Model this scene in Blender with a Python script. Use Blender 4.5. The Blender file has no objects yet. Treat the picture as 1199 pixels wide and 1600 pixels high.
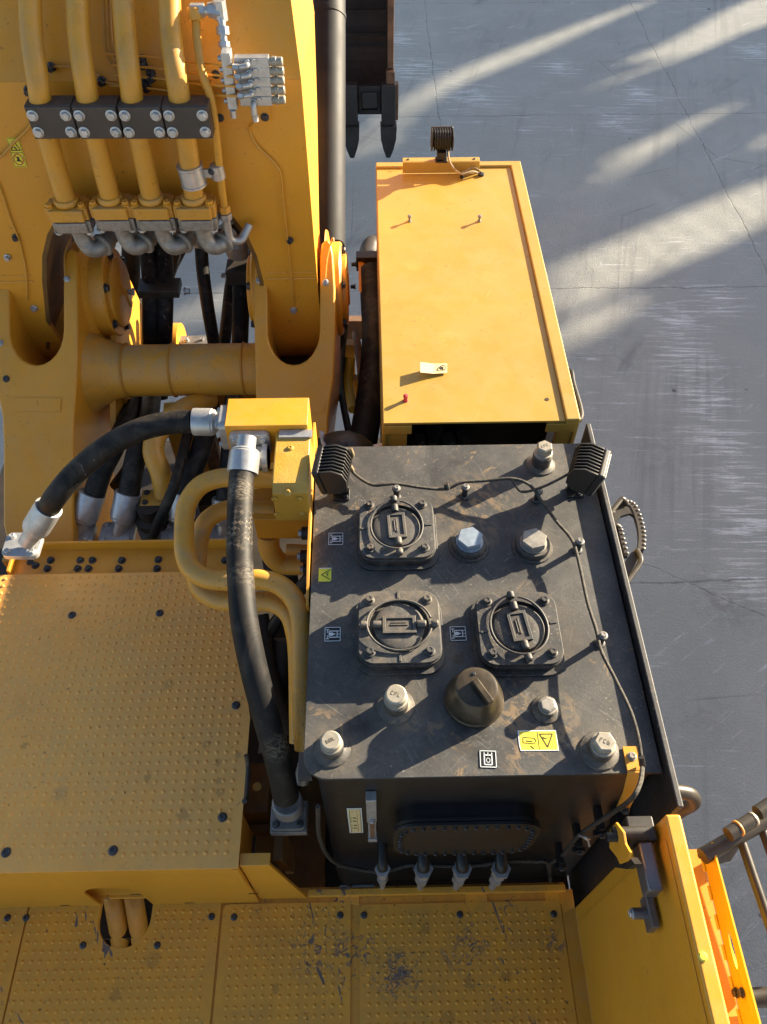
import bpy, math, random
from mathutils import Vector, Matrix
from mathutils.geometry import tessellate_polygon
random.seed(7)
PI = math.pi
V = Vector
scene = bpy.context.scene
COL = scene.collection

# ------------------------------------------------------------------ camera
F = 1230.0                      # focal length in photograph pixels (1600 high)
PITCH, YAW = math.radians(53.0), math.radians(1.12)
CAM = V((0, 0, 5.8))
DIR = V((math.sin(YAW)*math.cos(PITCH), math.cos(YAW)*math.cos(PITCH), -math.sin(PITCH)))
RGT = V((math.cos(YAW), -math.sin(YAW), 0))
UPV = RGT.cross(DIR)
cd = bpy.data.cameras.new("camera"); cam = bpy.data.objects.new("camera", cd); COL.objects.link(cam)
cam.matrix_world = Matrix(((RGT.x, UPV.x, -DIR.x, 0), (RGT.y, UPV.y, -DIR.y, 0), (RGT.z, UPV.z, -DIR.z, CAM.z), (0, 0, 0, 1)))
cd.sensor_fit = 'VERTICAL'; cd.sensor_height = 36; cd.lens = 36*F/1600
cd.clip_start = 0.05; cd.clip_end = 500
scene.camera = cam
# ------------------------------------------------------------------ light
SUN_EL, SUN_AZ = math.radians(17.5), math.radians(31)      # azimuth measured from +X towards +Y
SUN = V((math.cos(SUN_EL)*math.cos(SUN_AZ), math.cos(SUN_EL)*math.sin(SUN_AZ), math.sin(SUN_EL)))
w = bpy.data.worlds.new("World"); scene.world = w; w.use_nodes = True
sky = w.node_tree.nodes.new('ShaderNodeTexSky'); sky.sky_type = 'NISHITA'; sky.sun_disc = False
sky.sun_elevation = SUN_EL; sky.sun_rotation = PI/2 - SUN_AZ
sky.air_density = 0.9; sky.dust_density = 1.4; sky.ozone_density = 1.0
bg = w.node_tree.nodes['Background']; bg.inputs[1].default_value = 0.054
w.node_tree.links.new(sky.outputs[0], bg.inputs[0])
sd = bpy.data.lights.new("sun", 'SUN'); so = bpy.data.objects.new("sun", sd); COL.objects.link(so)
sd.energy = 4.9; sd.angle = math.radians(0.55); sd.color = (1.0, 0.85, 0.62)
so.rotation_euler = (-SUN).to_track_quat('-Z', 'Y').to_euler(); so.location = (20, 12, 12)
scene.view_settings.view_transform = 'Standard'; scene.view_settings.look = 'None'
scene.view_settings.exposure = 2.15; scene.view_settings.gamma = 1

# ------------------------------------------------------------------ where a photographed point stands, given one known plane or distance
def ray(px, py): return DIR + RGT*((px-599.5)/F) - UPV*((py-800)/F)
def C(px, py, Z): return CAM + ray(px, py)*Z
def hit(px, py, p0, n):
    r = ray(px, py); return CAM + r*((V(p0)-CAM).dot(n)/r.dot(n))
def H(px, py, z): return hit(px, py, (0, 0, z), V((0, 0, 1)))
def FY(px, py, Y): return hit(px, py, (0, Y, 0), V((0, 1, 0)))
def FX(px, py, X): return hit(px, py, (X, 0, 0), V((1, 0, 0)))

# ------------------------------------------------------------------ materials
class NT:
    def __init__(s, name):
        s.m = bpy.data.materials.new(name); s.m.use_nodes = True
        s.t = s.m.node_tree; s.b = s.t.nodes['Principled BSDF']
        s.geo = s.t.nodes.new('ShaderNodeNewGeometry'); s.pos = s.geo.outputs['Position']
    def put(s, sock, v):
        if isinstance(v, bpy.types.NodeSocket): s.t.links.new(v, sock)
        elif isinstance(v, (tuple, list)) and len(v) == 3 and sock.type == 'RGBA': sock.default_value = (*v, 1)
        else: sock.default_value = v
    def math(s, op, a, b=0.0, c=0.0, clamp=False):
        n = s.t.nodes.new('ShaderNodeMath'); n.operation = op; n.use_clamp = clamp
        s.put(n.inputs[0], a); s.put(n.inputs[1], b); s.put(n.inputs[2], c); return n.outputs[0]
    def scalev(s, sc, v=None, rot=(0, 0, 0), loc=(0, 0, 0)):
        if any(rot):
            m = s.t.nodes.new('ShaderNodeMapping'); s.put(m.inputs[0], v or s.pos); m.inputs['Rotation'].default_value = rot; v = m.outputs[0]
        n = s.t.nodes.new('ShaderNodeMapping'); s.put(n.inputs[0], v or s.pos)
        n.inputs['Scale'].default_value = sc; n.inputs['Location'].default_value = loc
        return n.outputs[0]
    def noise(s, scale, detail=4, rough=0.55, v=None, dist=0.0):
        n = s.t.nodes.new('ShaderNodeTexNoise'); s.put(n.inputs['Vector'], v or s.pos)
        n.inputs['Scale'].default_value = scale; n.inputs['Detail'].default_value = detail
        n.inputs['Roughness'].default_value = rough; n.inputs['Distortion'].default_value = dist; return n.outputs[0]
    def voro(s, scale, feature='DISTANCE_TO_EDGE', v=None):
        n = s.t.nodes.new('ShaderNodeTexVoronoi'); n.feature = feature; s.put(n.inputs['Vector'], v or s.pos)
        n.inputs['Scale'].default_value = scale; return n.outputs['Distance']
    def step(s, f, lo, hi, a=0.0, b=1.0):
        n = s.t.nodes.new('ShaderNodeMapRange'); n.clamp = True; s.put(n.inputs[0], f)
        for i, v in enumerate((lo, hi, a, b)): n.inputs[i+1].default_value = v
        return n.outputs[0]
    def mix(s, f, a, b, mode='MIX'):
        n = s.t.nodes.new('ShaderNodeMix'); n.data_type = 'RGBA'; n.blend_type = mode
        s.put(n.inputs[0], f); s.put(n.inputs[6], a); s.put(n.inputs[7], b); return n.outputs[2]
    def xyz(s, v=None):
        n = s.t.nodes.new('ShaderNodeSeparateXYZ'); s.put(n.inputs[0], v or s.pos); return n.outputs
    def near(s, p, r0, r1):
        n = s.t.nodes.new('ShaderNodeVectorMath'); n.operation = 'DISTANCE'; s.put(n.inputs[0], s.pos); n.inputs[1].default_value = tuple(p)
        return s.step(n.outputs['Value'], r0, r1, 1, 0)
    def up(s):
        n = s.t.nodes.new('ShaderNodeSeparateXYZ'); s.put(n.inputs[0], s.geo.outputs['True Normal']); return n.outputs[2]
    def bump(s, h, strength=0.3, dist=0.002):
        n = s.t.nodes.new('ShaderNodeBump'); n.inputs['Strength'].default_value = strength
        n.inputs['Distance'].default_value = dist; s.put(n.inputs['Height'], h); s.t.links.new(n.outputs[0], s.b.inputs['Normal'])
    def out(s, col=None, rough=None, metal=0.0, spec=None, coat=0.0):
        if col is not None: s.put(s.b.inputs['Base Color'], col)
        if rough is not None: s.put(s.b.inputs['Roughness'], rough)
        s.put(s.b.inputs['Metallic'], metal)
        if spec is not None: s.put(s.b.inputs['Specular IOR Level'], spec)
        if coat: s.b.inputs['Coat Weight'].default_value = coat; s.b.inputs['Coat Roughness'].default_value = 0.25
        return s.m

def paint(name, col, dust=(0.45, 0.36, 0.22), amt=0.25, rough=0.38, chips=0.0, chipcol=(0.12, 0.12, 0.15), spots=0.5, peel=0.15, marks=(), prints=()):
    n = NT(name)
    big = n.noise(1.6, 5); fine = n.noise(38, 5, 0.7); mid = n.noise(9, 6, 0.65, dist=0.6)
    c = n.mix(n.step(big, 0.3, 0.7), tuple(x*0.90 for x in col), tuple(min(1, x*1.06) for x in col))
    upm = n.step(n.up(), 0.1, 0.9)
    d = n.math('MULTIPLY', n.math('MULTIPLY', n.step(mid, 0.38, 0.78), n.math('MULTIPLY_ADD', upm, 0.75, 0.25)), amt*2.0, clamp=True)
    c = n.mix(d, c, dust)
    # small dark specks and grime
    sp = n.step(n.noise(60, 3, 0.6), 0.655, 0.70, 0, spots)
    sp = n.math('MULTIPLY', sp, n.step(n.noise(2.3, 3), 0.42, 0.56))
    gr = n.math('MULTIPLY', n.step(n.noise(5.5, 7, 0.72, dist=1.0), 0.52, 0.74), min(0.4, amt*0.9))
    c = n.mix(gr, c, (0.20, 0.115, 0.03))
    c = n.mix(sp, c, (0.06, 0.04, 0.025))
    # fine hairline scratches
    s1 = n.math('MULTIPLY', n.step(n.noise(150, 2, 0.5, n.scalev((1, 0.07, 1), rot=(0, 0, 0.5)), 0.5), 0.64, 0.70, 0, 0.22), n.step(n.noise(4, 2), 0.5, 0.6))
    c = n.mix(s1, c, tuple(min(1, x*1.5+0.05) for x in col))
    for (px_, py_, z_, r_, col_) in marks:
        q_ = n.noise(34, 5, 0.7, dist=1.0)
        mk = n.step(n.math('ADD', n.math('MULTIPLY', q_, 1.3), n.near(H(px_, py_, z_), 0.0, r_)), 1.12, 1.3)
        c = n.mix(n.math('MULTIPLY', mk, 0.32), c, col_)
    for (px_, py_, z_, r_) in prints:
        wv = n.t.nodes.new('ShaderNodeTexWave'); wv.wave_type = 'RINGS'; n.put(wv.inputs['Vector'], n.scalev((1, 1, 1), loc=tuple(-H(px_, py_, z_)))); wv.inputs['Scale'].default_value = 34; wv.inputs['Distortion'].default_value = 9; wv.inputs['Detail'].default_value = 3
        mk = n.math('MULTIPLY', n.math('MULTIPLY', n.step(wv.outputs['Fac'], 0.55, 0.9), n.near(H(px_, py_, z_), r_*.3, r_)), n.step(n.noise(14, 4, 0.7), 0.46, 0.62, 0, 0.45))
        c = n.mix(mk, c, (0.62, 0.42, 0.12))
    r = n.math('ADD', n.math('MULTIPLY', d, 0.35), n.math('MULTIPLY_ADD', fine, 0.16, rough-0.05))
    if chips:
        nm = n.noise(24, 6, 0.72, dist=1.6)
        k = n.math('MULTIPLY', n.step(nm, 0.600, 0.612), n.step(n.noise(3.2, 3), 0.53, 0.59))
        s2 = n.math('MULTIPLY', n.step(n.noise(17, 3, 0.6, n.scalev((1, 0.18, 1), rot=(0, 0, -0.35)), 1.3), 0.640, 0.652), n.step(n.noise(1.9, 3), 0.50, 0.56))
        k = n.math('MAXIMUM', k, s2)
        for px_, py_, r0_, r1_ in ((541, 1485, 0.02, 0.15), (574, 1490, 0.02, 0.12), (621, 1520, 0.04, 0.17), (735, 1475, 0.02, 0.12), (868, 1470, 0.01, 0.09), (490, 1480, 0.03, 0.16)):
            k = n.math('MAXIMUM', k, n.math('MULTIPLY', n.step(n.math('ADD', n.noise(30, 6, 0.75, dist=1.5), n.math('MULTIPLY', n.near(H(px_, py_, 2.18), r0_, r1_), 0.085)), 0.600, 0.612), n.near(H(px_, py_, 2.18), r0_, r1_)))
        c = n.mix(n.math('MULTIPLY', k, chips), c, chipcol)
        r = n.math('ADD', r, n.math('MULTIPLY', k, 0.2))
    n.bump(n.math('ADD', n.noise(160, 2), n.math('MULTIPLY_ADD', n.noise(3.2, 2), 9.0, n.math('MULTIPLY', n.noise(14, 3), 1.8))), peel, 0.0015)
    return n.out(c, r, coat=0.12)

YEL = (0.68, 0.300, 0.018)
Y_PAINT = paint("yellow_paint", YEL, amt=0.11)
COVER_MARKS = [(762, 440, 3.41, .12), (690, 470, 3.41, .09), (705, 530, 3.41, .12), (640, 420, 3.41, .09), (800, 590, 3.41, .10), (650, 590, 3.41, .10)]
Y_COVER = paint("sun_dimmed_cover_yellow", (0.425, 0.268, 0.046), amt=0.10, rough=0.36, spots=0.45, prints=COVER_MARKS)  # darker copy of the yellow, offsetting the direct sun on the cover
Y_DUSTY = paint("dusty_yellow_paint", (0.62, 0.29, 0.024), dust=(0.36, 0.27, 0.15), amt=0.42, rough=0.45, spots=0.7)
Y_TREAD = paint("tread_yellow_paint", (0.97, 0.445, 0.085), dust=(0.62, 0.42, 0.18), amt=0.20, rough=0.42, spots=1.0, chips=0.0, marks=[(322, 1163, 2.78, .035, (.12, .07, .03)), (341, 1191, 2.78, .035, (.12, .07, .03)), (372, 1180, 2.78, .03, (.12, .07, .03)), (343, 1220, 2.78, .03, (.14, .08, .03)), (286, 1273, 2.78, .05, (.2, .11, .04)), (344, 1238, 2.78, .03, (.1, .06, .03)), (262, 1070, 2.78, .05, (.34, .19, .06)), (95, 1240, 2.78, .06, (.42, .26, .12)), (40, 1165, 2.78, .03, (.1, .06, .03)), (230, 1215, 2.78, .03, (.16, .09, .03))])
Y_WALK = paint("worn_walkway_paint", (0.84, 0.38, 0.028), dust=(0.42, 0.25, 0.08), amt=0.24, rough=0.48, spots=1.0, chips=0.92, chipcol=(0.125, 0.108, 0.105), marks=[(792, 1528, 2.18, .05, (.10, .05, .015)), (735, 1535, 2.18, .05, (.13, .07, .02)), (665, 1450, 2.18, .04, (.08, .045, .02)), (430, 1545, 2.18, .04, (.08, .045, .02)), (240, 1500, 2.18, .07, (.25, .13, .04)), (180, 1555, 2.18, .05, (.18, .10, .03)), (700, 1590, 2.18, .06, (.12, .06, .02))])
Y_ORANGE = paint("orange_paint", (0.60, 0.40, 0.006), amt=0.04, rough=0.42, spots=0.3)
Y_ROUGHCAST = paint("cast_yellow_paint", (0.46, 0.265, 0.03), amt=0.10, rough=0.4, peel=0.9)

def tanktop():
    n = NT("dusty_black_tank_paint")
    big = n.noise(2.6, 7, 0.66, dist=1.0); mid = n.noise(13, 8, 0.74, dist=0.7); fine = n.noise(110, 4, 0.75)
    d = n.math('MULTIPLY', n.step(big, 0.34, 0.62, 0.32, 1.0), n.step(mid, 0.36, 0.64, 0.60, 1.0))
    d = n.math('MULTIPLY', d, n.math('MULTIPLY_ADD', n.step(n.up(), 0.2, 0.9), 0.88, 0.12))
    d = n.math('MULTIPLY', d, n.step(fine, 0.35, 0.6, 0.7, 1.0))
    c = n.mix(d, (0.008, 0.010, 0.014), (0.098, 0.093, 0.085))
    mud = n.math('MULTIPLY', n.step(n.noise(15, 6, 0.7, n.scalev((1, 0.5, 1), rot=(0, 0, 0.6)), 1.6), 0.56, 0.62), n.step(n.noise(2.4, 4, v=n.scalev((1, 1, 1), loc=(3.1, 0.6, 0))), 0.52, 0.60))
    for px_, py_, r0_, r1_ in ((805, 1105, 0.03, 0.13), (885, 1150, 0.02, 0.10), (885, 1110, 0.01, 0.07), (700, 1150, 0.02, 0.10), (820, 1180, 0.02, 0.09), (745, 790, 0.03, 0.2), (640, 1115, 0.02, 0.08)):
        mud = n.math('MAXIMUM', mud, n.math('MULTIPLY', n.step(n.noise(22, 6, 0.72, n.scalev((1, 0.55, 1), rot=(0, 0, -0.7)), 1.2), 0.49, 0.57), n.near(H(px_, py_, 3.4), r0_, r1_)))
    mud = n.math('MULTIPLY', mud, n.step(n.up(), 0.3, 0.9))
    c = n.mix(n.math('MULTIPLY', mud, 0.65), c, (0.26, 0.17, 0.085))
    wet = n.math('MULTIPLY', n.step(n.math('ADD', n.noise(8, 3, 0.5), n.math('MULTIPLY', n.near(H(716, 1030, 3.4), 0.0, 0.04), 0.3)), 0.64, 0.66), n.near(H(716, 1030, 3.4), 0.02, 0.06))
    c = n.mix(n.math('MULTIPLY', wet, 0.8), c, (0.05, 0.035, 0.02))
    sp = n.step(n.noise(110, 3, 0.6), 0.645, 0.69, 0, 0.7)
    for px_, py_, cr_, cl_ in ((620, 845, 0.5, (0.15, 0.125, 0.095)), (624, 1000, 0.75, (0.16, 0.13, 0.095)), (811, 1000, 0.6, (0.10, 0.075, 0.05))):
        pc = H(px_, py_-8, 3.4); ring = n.math('MULTIPLY', n.near(pc, 0.165, 0.235), n.step(n.noise(9, 6, 0.75, dist=0.8), 0.44, 0.62, 0.0, cr_))
        c = n.mix(ring, c, cl_)
    for px_, py_, r_ in ((735, 1150, .09), (790, 1065, .07), (860, 1125, .05), (560, 1130, .07)):
        ol_ = n.math('MULTIPLY', n.near(H(px_, py_, 3.4), r_*.35, r_), n.step(n.noise(13, 4, 0.6, dist=1.2), 0.46, 0.54, 0.0, 0.65))
        c = n.mix(ol_, c, (0.012, 0.010, 0.009))
    for px_, py_ in ((852, 724), (517, 1172), (946, 1172), (619, 1102), (857, 1108), (735, 848), (835, 850), (745, 1092)):
        ring = n.math('MULTIPLY', n.near(H(px_, py_, 3.4), 0.06, 0.115), n.step(n.noise(20, 4, 0.7), 0.42, 0.6, 0.1, 0.5))
        c = n.mix(ring, c, (0.17, 0.14, 0.10))
    sp = n.math('MULTIPLY', sp, n.step(n.noise(3.5, 3), 0.45, 0.6))
    c = n.mix(sp, c, (0.33, 0.29, 0.23))
    for rot_, loc_ in ((0.9, 0), (-0.5, 3), (2.2, 7)):
        sc = n.math('MULTIPLY', n.step(n.noise(130, 2, 0.5, n.scalev((1, 0.07, 1), rot=(0, 0, rot_), loc=(loc_, 0, 0)), 0.5), 0.66, 0.71, 0, 0.3), n.step(n.noise(3, 2, v=n.scalev((1, 1, 1), loc=(loc_, loc_, 0))), 0.46, 0.58))
        c = n.mix(sc, c, (0.24, 0.23, 0.22))
    n.bump(n.math('ADD', fine, n.math('MULTIPLY', mid, 2.0)), 0.3, 0.0015)
    return n.out(c, n.math('MULTIPLY_ADD', d, 0.15, 0.52), spec=0.5)
TANK = tanktop()
def simple(name, col, rough=0.5, metal=0.0, var=0.25, scale=14, dust=0.0, dcol=(0.25, 0.21, 0.16), bump=0.12, spec=None):
    n = NT(name); f = n.noise(scale, 5, 0.65)
    c = n.mix(n.step(f, 0.3, 0.7), tuple(x*(1-var) for x in col), tuple(min(1, x*(1+var)) for x in col))
    if dust:
        dd = n.math('MULTIPLY', n.step(n.noise(scale*0.5, 6, 0.7, dist=0.8), 0.4, 0.7), n.math('MULTIPLY_ADD', n.step(n.up(), 0.0, 0.9), 0.8, 0.2))
        c = n.mix(n.math('MULTIPLY', dd, dust), c, dcol)
    n.bump(n.noise(scale*8, 3), bump, 0.001)
    return n.out(c, n.math('MULTIPLY_ADD', f, 0.22, rough-0.11), metal, spec)
Y_SHADED = simple("shade_darkened_yellow", (0.15, 0.07, 0.012), 0.6, 0, 0.5, 6, dust=0.6, dcol=(0.04, 0.025, 0.012))  # yellow with the shade of the gaps and boom fork put into its colour
BLACK = simple("black_paint", (0.009, 0.009, 0.010), 0.45, dust=0.12, dcol=(0.07, 0.055, 0.035))
BLACKB = simple("satin_black_block", (0.045, 0.036, 0.034), 0.4, dust=0.2)
BLACKP = simple("black_plastic", (0.009, 0.009, 0.0095), 0.5, dust=0.12)
RUBBER = NT("black_rubber_hose")
_d = RUBBER.math('MULTIPLY', RUBBER.step(RUBBER.noise(7, 6, 0.7, dist=1), 0.45, 0.72), RUBBER.step(RUBBER.up(), -0.3, 0.8, 0.25, 0.8))
_c = RUBBER.mix(_d, (0.010, 0.0095, 0.0095), (0.075, 0.060, 0.046))
_s = RUBBER.step(RUBBER.noise(40, 2, 0.5, RUBBER.scalev((1, 1, 0.2), rot=(0.3, 0.2, 0.5)), 0.6), 0.69, 0.73, 0, 0.5)
_c = RUBBER.mix(_s, _c, (0.2, 0.18, 0.16))
RUBBER.bump(RUBBER.noise(220, 2), 0.25, 0.0008)
RUBBER = RUBBER.out(_c, 0.58, spec=0.22)
ZINC = simple("zinc_plated_steel", (0.46, 0.465, 0.47), 0.36, 0.55, 0.22, 22, dust=0.3, dcol=(0.32, 0.26, 0.18))
ZINCD = simple("dusty_zinc_bolt", (0.27, 0.255, 0.23), 0.5, 0.45, 0.3, 40, dust=0.5, dcol=(0.38, 0.32, 0.24))
CREAM = simple("pale_cap_metal", (0.34, 0.31, 0.25), 0.5, 0.3, 0.15, 60, dust=0.4, dcol=(0.30, 0.24, 0.16))
BOLTK = simple("dark_bolt_steel", (0.045, 0.047, 0.055), 0.4, 0.5, 0.3, 60, dust=0.35, dcol=(0.2, 0.17, 0.13))
STEEL = simple("worn_grey_steel", (0.20, 0.19, 0.18), 0.45, 0.4, 0.3, 12, dust=0.5, dcol=(0.26, 0.22, 0.17))
BROWN = simple("dusty_brown_steel", (0.034, 0.028, 0.021), 0.42, 0.1, 0.35, 12, dust=0.4, dcol=(0.09, 0.07, 0.048))
RUST = simple("rusty_brown_steel", (0.17, 0.085, 0.045), 0.65, 0.0, 0.5, 8, dust=0.35)
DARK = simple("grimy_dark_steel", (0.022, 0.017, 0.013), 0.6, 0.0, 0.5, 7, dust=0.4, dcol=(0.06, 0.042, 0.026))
CYLM = simple("cylinder_grey_paint", (0.013, 0.014, 0.018), 0.62, 0.0, 0.35, 5, dust=0.6, dcol=(0.036, 0.035, 0.032), spec=0.3)
BUCKM = simple("bucket_dark_steel", (0.028, 0.028, 0.030), 0.55, 0.1, 0.4, 5, dust=0.5, dcol=(0.085, 0.07, 0.055))
CAPM = simple("khaki_cap", (0.035, 0.027, 0.017), 0.30, 0.1, 0.2, 10, dust=0.55, dcol=(0.20, 0.15, 0.085))
LENS = simple("lamp_bezel", (0.30, 0.27, 0.21), 0.4, 0.1, 0.1, 40)
CABLE = simple("braided_cable_sleeve", (0.022, 0.019, 0.016), 0.7, 0, 0.5, 160, dust=0.7, dcol=(0.17, 0.14, 0.095), bump=1.0)
TANWIRE = simple("tan_wire", (0.30, 0.22, 0.12), 0.6, 0, 0.3, 100)
WHITEI = simple("white_ink", (0.62, 0.66, 0.68), 0.5, 0, 0.12, 120)
YELST = simple("yellow_sticker_film", (0.80, 0.66, 0.05), 0.4, 0, 0.1, 50, dust=0.35, dcol=(0.62, 0.48, 0.16))
YELGR = simple("greenish_yellow_sticker_film", (0.62, 0.62, 0.05), 0.4, 0, 0.08, 50)
INK = simple("black_ink", (0.05, 0.035, 0.012), 0.5)
STAMP = simple('stamped_letter', (0.20, 0.17, 0.12), 0.6)
REDI = simple("red_ink", (0.45, 0.05, 0.03), 0.5)
PALEF = simple("pale_label_film", (0.66, 0.55, 0.28), 0.45, 0, 0.08, 40)
PAPER = simple("tan_paper", (0.50, 0.42, 0.22), 0.7, 0, 0.06, 30)
GREYBOX = simple("grey_latch_metal", (0.16, 0.155, 0.165), 0.34, 0.55, 0.2, 20)
REDP = simple("red_plastic", (0.5, 0.04, 0.05), 0.45)

SCREENM = simple('pale_shade_screen', (0.42, 0.42, 0.40), 0.7, 0, 0.15, 2)  # pale so the added shade screen bounces light back onto the ground
def concrete():
    n = NT("weathered_concrete")
    big = n.noise(0.22, 5, 0.6); mid = n.noise(1.4, 7, 0.68, dist=0.4); fine = n.noise(42, 5, 0.75); grain = n.noise(230, 2, 0.6)
    c = n.mix(n.step(big, 0.3, 0.7), (0.385, 0.395, 0.365), (0.52, 0.52, 0.475))
    c = n.mix(n.step(mid, 0.30, 0.72, 0, 0.7), c, (0.325, 0.33, 0.305))
    c = n.mix(n.step(fine, 0.3, 0.7, 0, 0.30), c, (0.47, 0.46, 0.44))
    c = n.mix(n.step(grain, 0.52, 0.66, 0, 0.45), c, (0.12, 0.12, 0.12))
    c = n.mix(n.step(n.noise(95, 3, 0.7), 0.54, 0.68, 0, 0.5), c, (0.54, 0.53, 0.50))
    # white bucket scrape marks running across the slab
    def scrape(sc, rot, lo, hi, mloc, ms, amt):
        v = n.scalev(sc, rot=(0, 0, rot)); k = n.step(n.noise(3.0, 7, 0.78, v, 0.25), lo, hi)
        m = n.step(n.noise(ms, 3, 0.5, n.scalev((1, 1, 1), loc=mloc)), 0.49, 0.60)
        return n.math('MULTIPLY', n.math('MULTIPLY', k, m), amt)
    k = scrape((0.42, 5.0, 1), 0.04, 0.575, 0.64, (4, 2, 0), 0.55, 0.85)
    c = n.mix(k, c, (0.74, 0.74, 0.76))
    k2 = scrape((0.45, 4.5, 1), -0.6, 0.585, 0.65, (1, 7, 0), 0.42, 0.7)
    c = n.mix(k2, c, (0.70, 0.71, 0.73))
    k3 = scrape((5.0, 0.5, 1), 0.15, 0.61, 0.66, (8, 3, 0), 0.5, 0.5)
    c = n.mix(k3, c, (0.68, 0.69, 0.71))
    spots_ = [(1000, 150, .5), (650, 110, .6), (735, 150, .6), (620, 60, .5), (1060, 500, .45), (1075, 560, .5), (1100, 625, .5), (1125, 690, .45), (1150, 745, .4), (1170, 820, .45), (1165, 905, .35), (960, 190, .5), (1180, 80, .5), (870, 105, .4), (1120, 470, .4)]
    mm = None
    for px_, py_, r_ in spots_:
        q_ = n.near(H(px_, py_, 0), r_*.2, r_*1.5); mm = q_ if mm is None else n.math('MAXIMUM', mm, q_)
    kk = n.step(n.math('ADD', n.noise(3.0, 8, 0.8, n.scalev((0.5, 8.0, 1), rot=(0, 0, 0.03)), 0.3), n.math('MULTIPLY', mm, 0.115)), 0.60, 0.65)
    c = n.mix(n.math('MULTIPLY', n.math('MULTIPLY', kk, mm), 0.9), c, (0.80, 0.79, 0.77))
    for px_, py_, r_, a_ in ((1140, 942, .45, .5), (1030, 700, .8, .25), (960, 560, .7, .2), (1090, 1120, .5, .25), (760, 60, .9, .25), (1180, 330, .7, .2), (1110, 1400, .6, .3), (1000, 400, .8, .15)):
        q_ = n.math('MULTIPLY', n.near(H(px_, py_, 0), r_*.1, r_), n.step(n.noise(5, 6, 0.75, dist=1.0), 0.4, 0.6))
        c = n.mix(n.math('MULTIPLY', q_, a_), c, (0.16, 0.155, 0.15))
    ty = n.math('MULTIPLY', n.step(n.noise(2.2, 4, 0.6, n.scalev((3.0, 0.12, 1), rot=(0, 0, 0.25)), 0.3), 0.55, 0.66), n.step(n.noise(0.5, 2), 0.42, 0.6))
    c = n.mix(n.math('MULTIPLY', ty, 0.30), c, (0.19, 0.185, 0.18))
    # dark smudges and little pits
    c = n.mix(n.step(n.noise(1.1, 4, 0.6, n.scalev((1, 0.4, 1), rot=(0, 0, 0.5)), 0.7), 0.60, 0.74, 0, 0.55), c, (0.13, 0.132, 0.14))
    c = n.mix(n.step(n.noise(6.5, 2, 0.4), 0.76, 0.80, 0, 0.7), c, (0.06, 0.06, 0.065))
    # slab joints and cracks
    x, y, z = n.xyz()
    wob = n.math('MULTIPLY_ADD', n.noise(1.3, 5, 0.7), 0.16, -0.08)
    crk = None
    def line(a, wdt):
        nonlocal crk
        f = n.step(n.math('ABSOLUTE', n.math('ADD', a, wob)), 0.0, wdt, 1, 0)
        crk = f if crk is None else n.math('MAXIMUM', crk, f)
    for X in (-3.4, 1.04, 4.75, 9.0): line(n.math('SUBTRACT', x, X), 0.013)
    for Y in (-0.6, 3.57, 7.6, 11.7, 15.8): line(n.math('SUBTRACT', y, Y), 0.016)
    line(n.math('SUBTRACT', n.math('MULTIPLY_ADD', x, -0.55, 4.78), n.math('MULTIPLY', y, 0.93)), 0.010)
    vd = n.voro(0.34, v=n.mix(0.22, n.pos, n.t.nodes.new('ShaderNodeTexNoise').outputs[1]))
    c = n.mix(n.math('MULTIPLY', n.step(vd, 0.0, 0.0025, 1, 0), n.step(n.noise(0.7, 3), 0.5, 0.6, 0.0, 0.45)), c, (0.08, 0.08, 0.085))
    c = n.mix(n.math('MULTIPLY', crk, n.step(n.noise(7, 5, 0.7), 0.38, 0.58, 0.12, 0.75)), c, (0.095, 0.092, 0.09))
    h = n.math('ADD', n.math('MULTIPLY', fine, 1.0), n.math('ADD', n.math('MULTIPLY', grain, 0.5), n.math('MULTIPLY', mid, 1.0)))
    h = n.math('SUBTRACT', h, n.math('MULTIPLY', crk, 0.5))
    n.bump(h, 0.8, 0.012)
    return n.out(c, n.math('MULTIPLY_ADD', mid, 0.2, 0.62))
CONC = concrete()

# ------------------------------------------------------------------ mesh helpers
def basis(n, up=(0, 0, 1)):
    n = V(n).normalized(); up = V(up)
    if abs(n.dot(up)) > 0.98: up = V((0, 1, 0)) if abs(n.y) < 0.9 else V((1, 0, 0))
    x = up.cross(n).normalized(); y = n.cross(x)
    return Matrix(((x.x, y.x, n.x), (x.y, y.y, n.y), (x.z, y.z, n.z)))
def smooth(pts, k=6):
    if len(pts) < 3: return pts
    P = [pts[0]*2-pts[1]] + list(pts) + [pts[-1]*2-pts[-2]]; out = []
    for i in range(1, len(P)-2):
        for j in range(k):
            t = j/k; a, b, c, d = P[i-1], P[i], P[i+1], P[i+2]
            out.append(0.5*((2*b)+(c-a)*t+(2*a-5*b+4*c-d)*t*t+(3*b-a-3*c+d)*t**3))
    out.append(P[-2]); return out
def inside(p, poly):
    r = False; j = len(poly)-1
    for i in range(len(poly)):
        a, b = poly[i], poly[j]
        if (a.y > p.y) != (b.y > p.y) and p.x < (b.x-a.x)*(p.y-a.y)/(b.y-a.y)+a.x: r = not r
        j = i
    return r
def edge_dist(p, poly):
    m = 9e9
    for i in range(len(poly)):
        a, b = V(poly[i][:2]), V(poly[(i+1) % len(poly)][:2]); q = V((p.x, p.y)); ab = b-a
        t = max(0, min(1, (q-a).dot(ab)/max(ab.length_squared, 1e-12))); m = min(m, (a+ab*t-q).length)
    return m
CEN = {}
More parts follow.
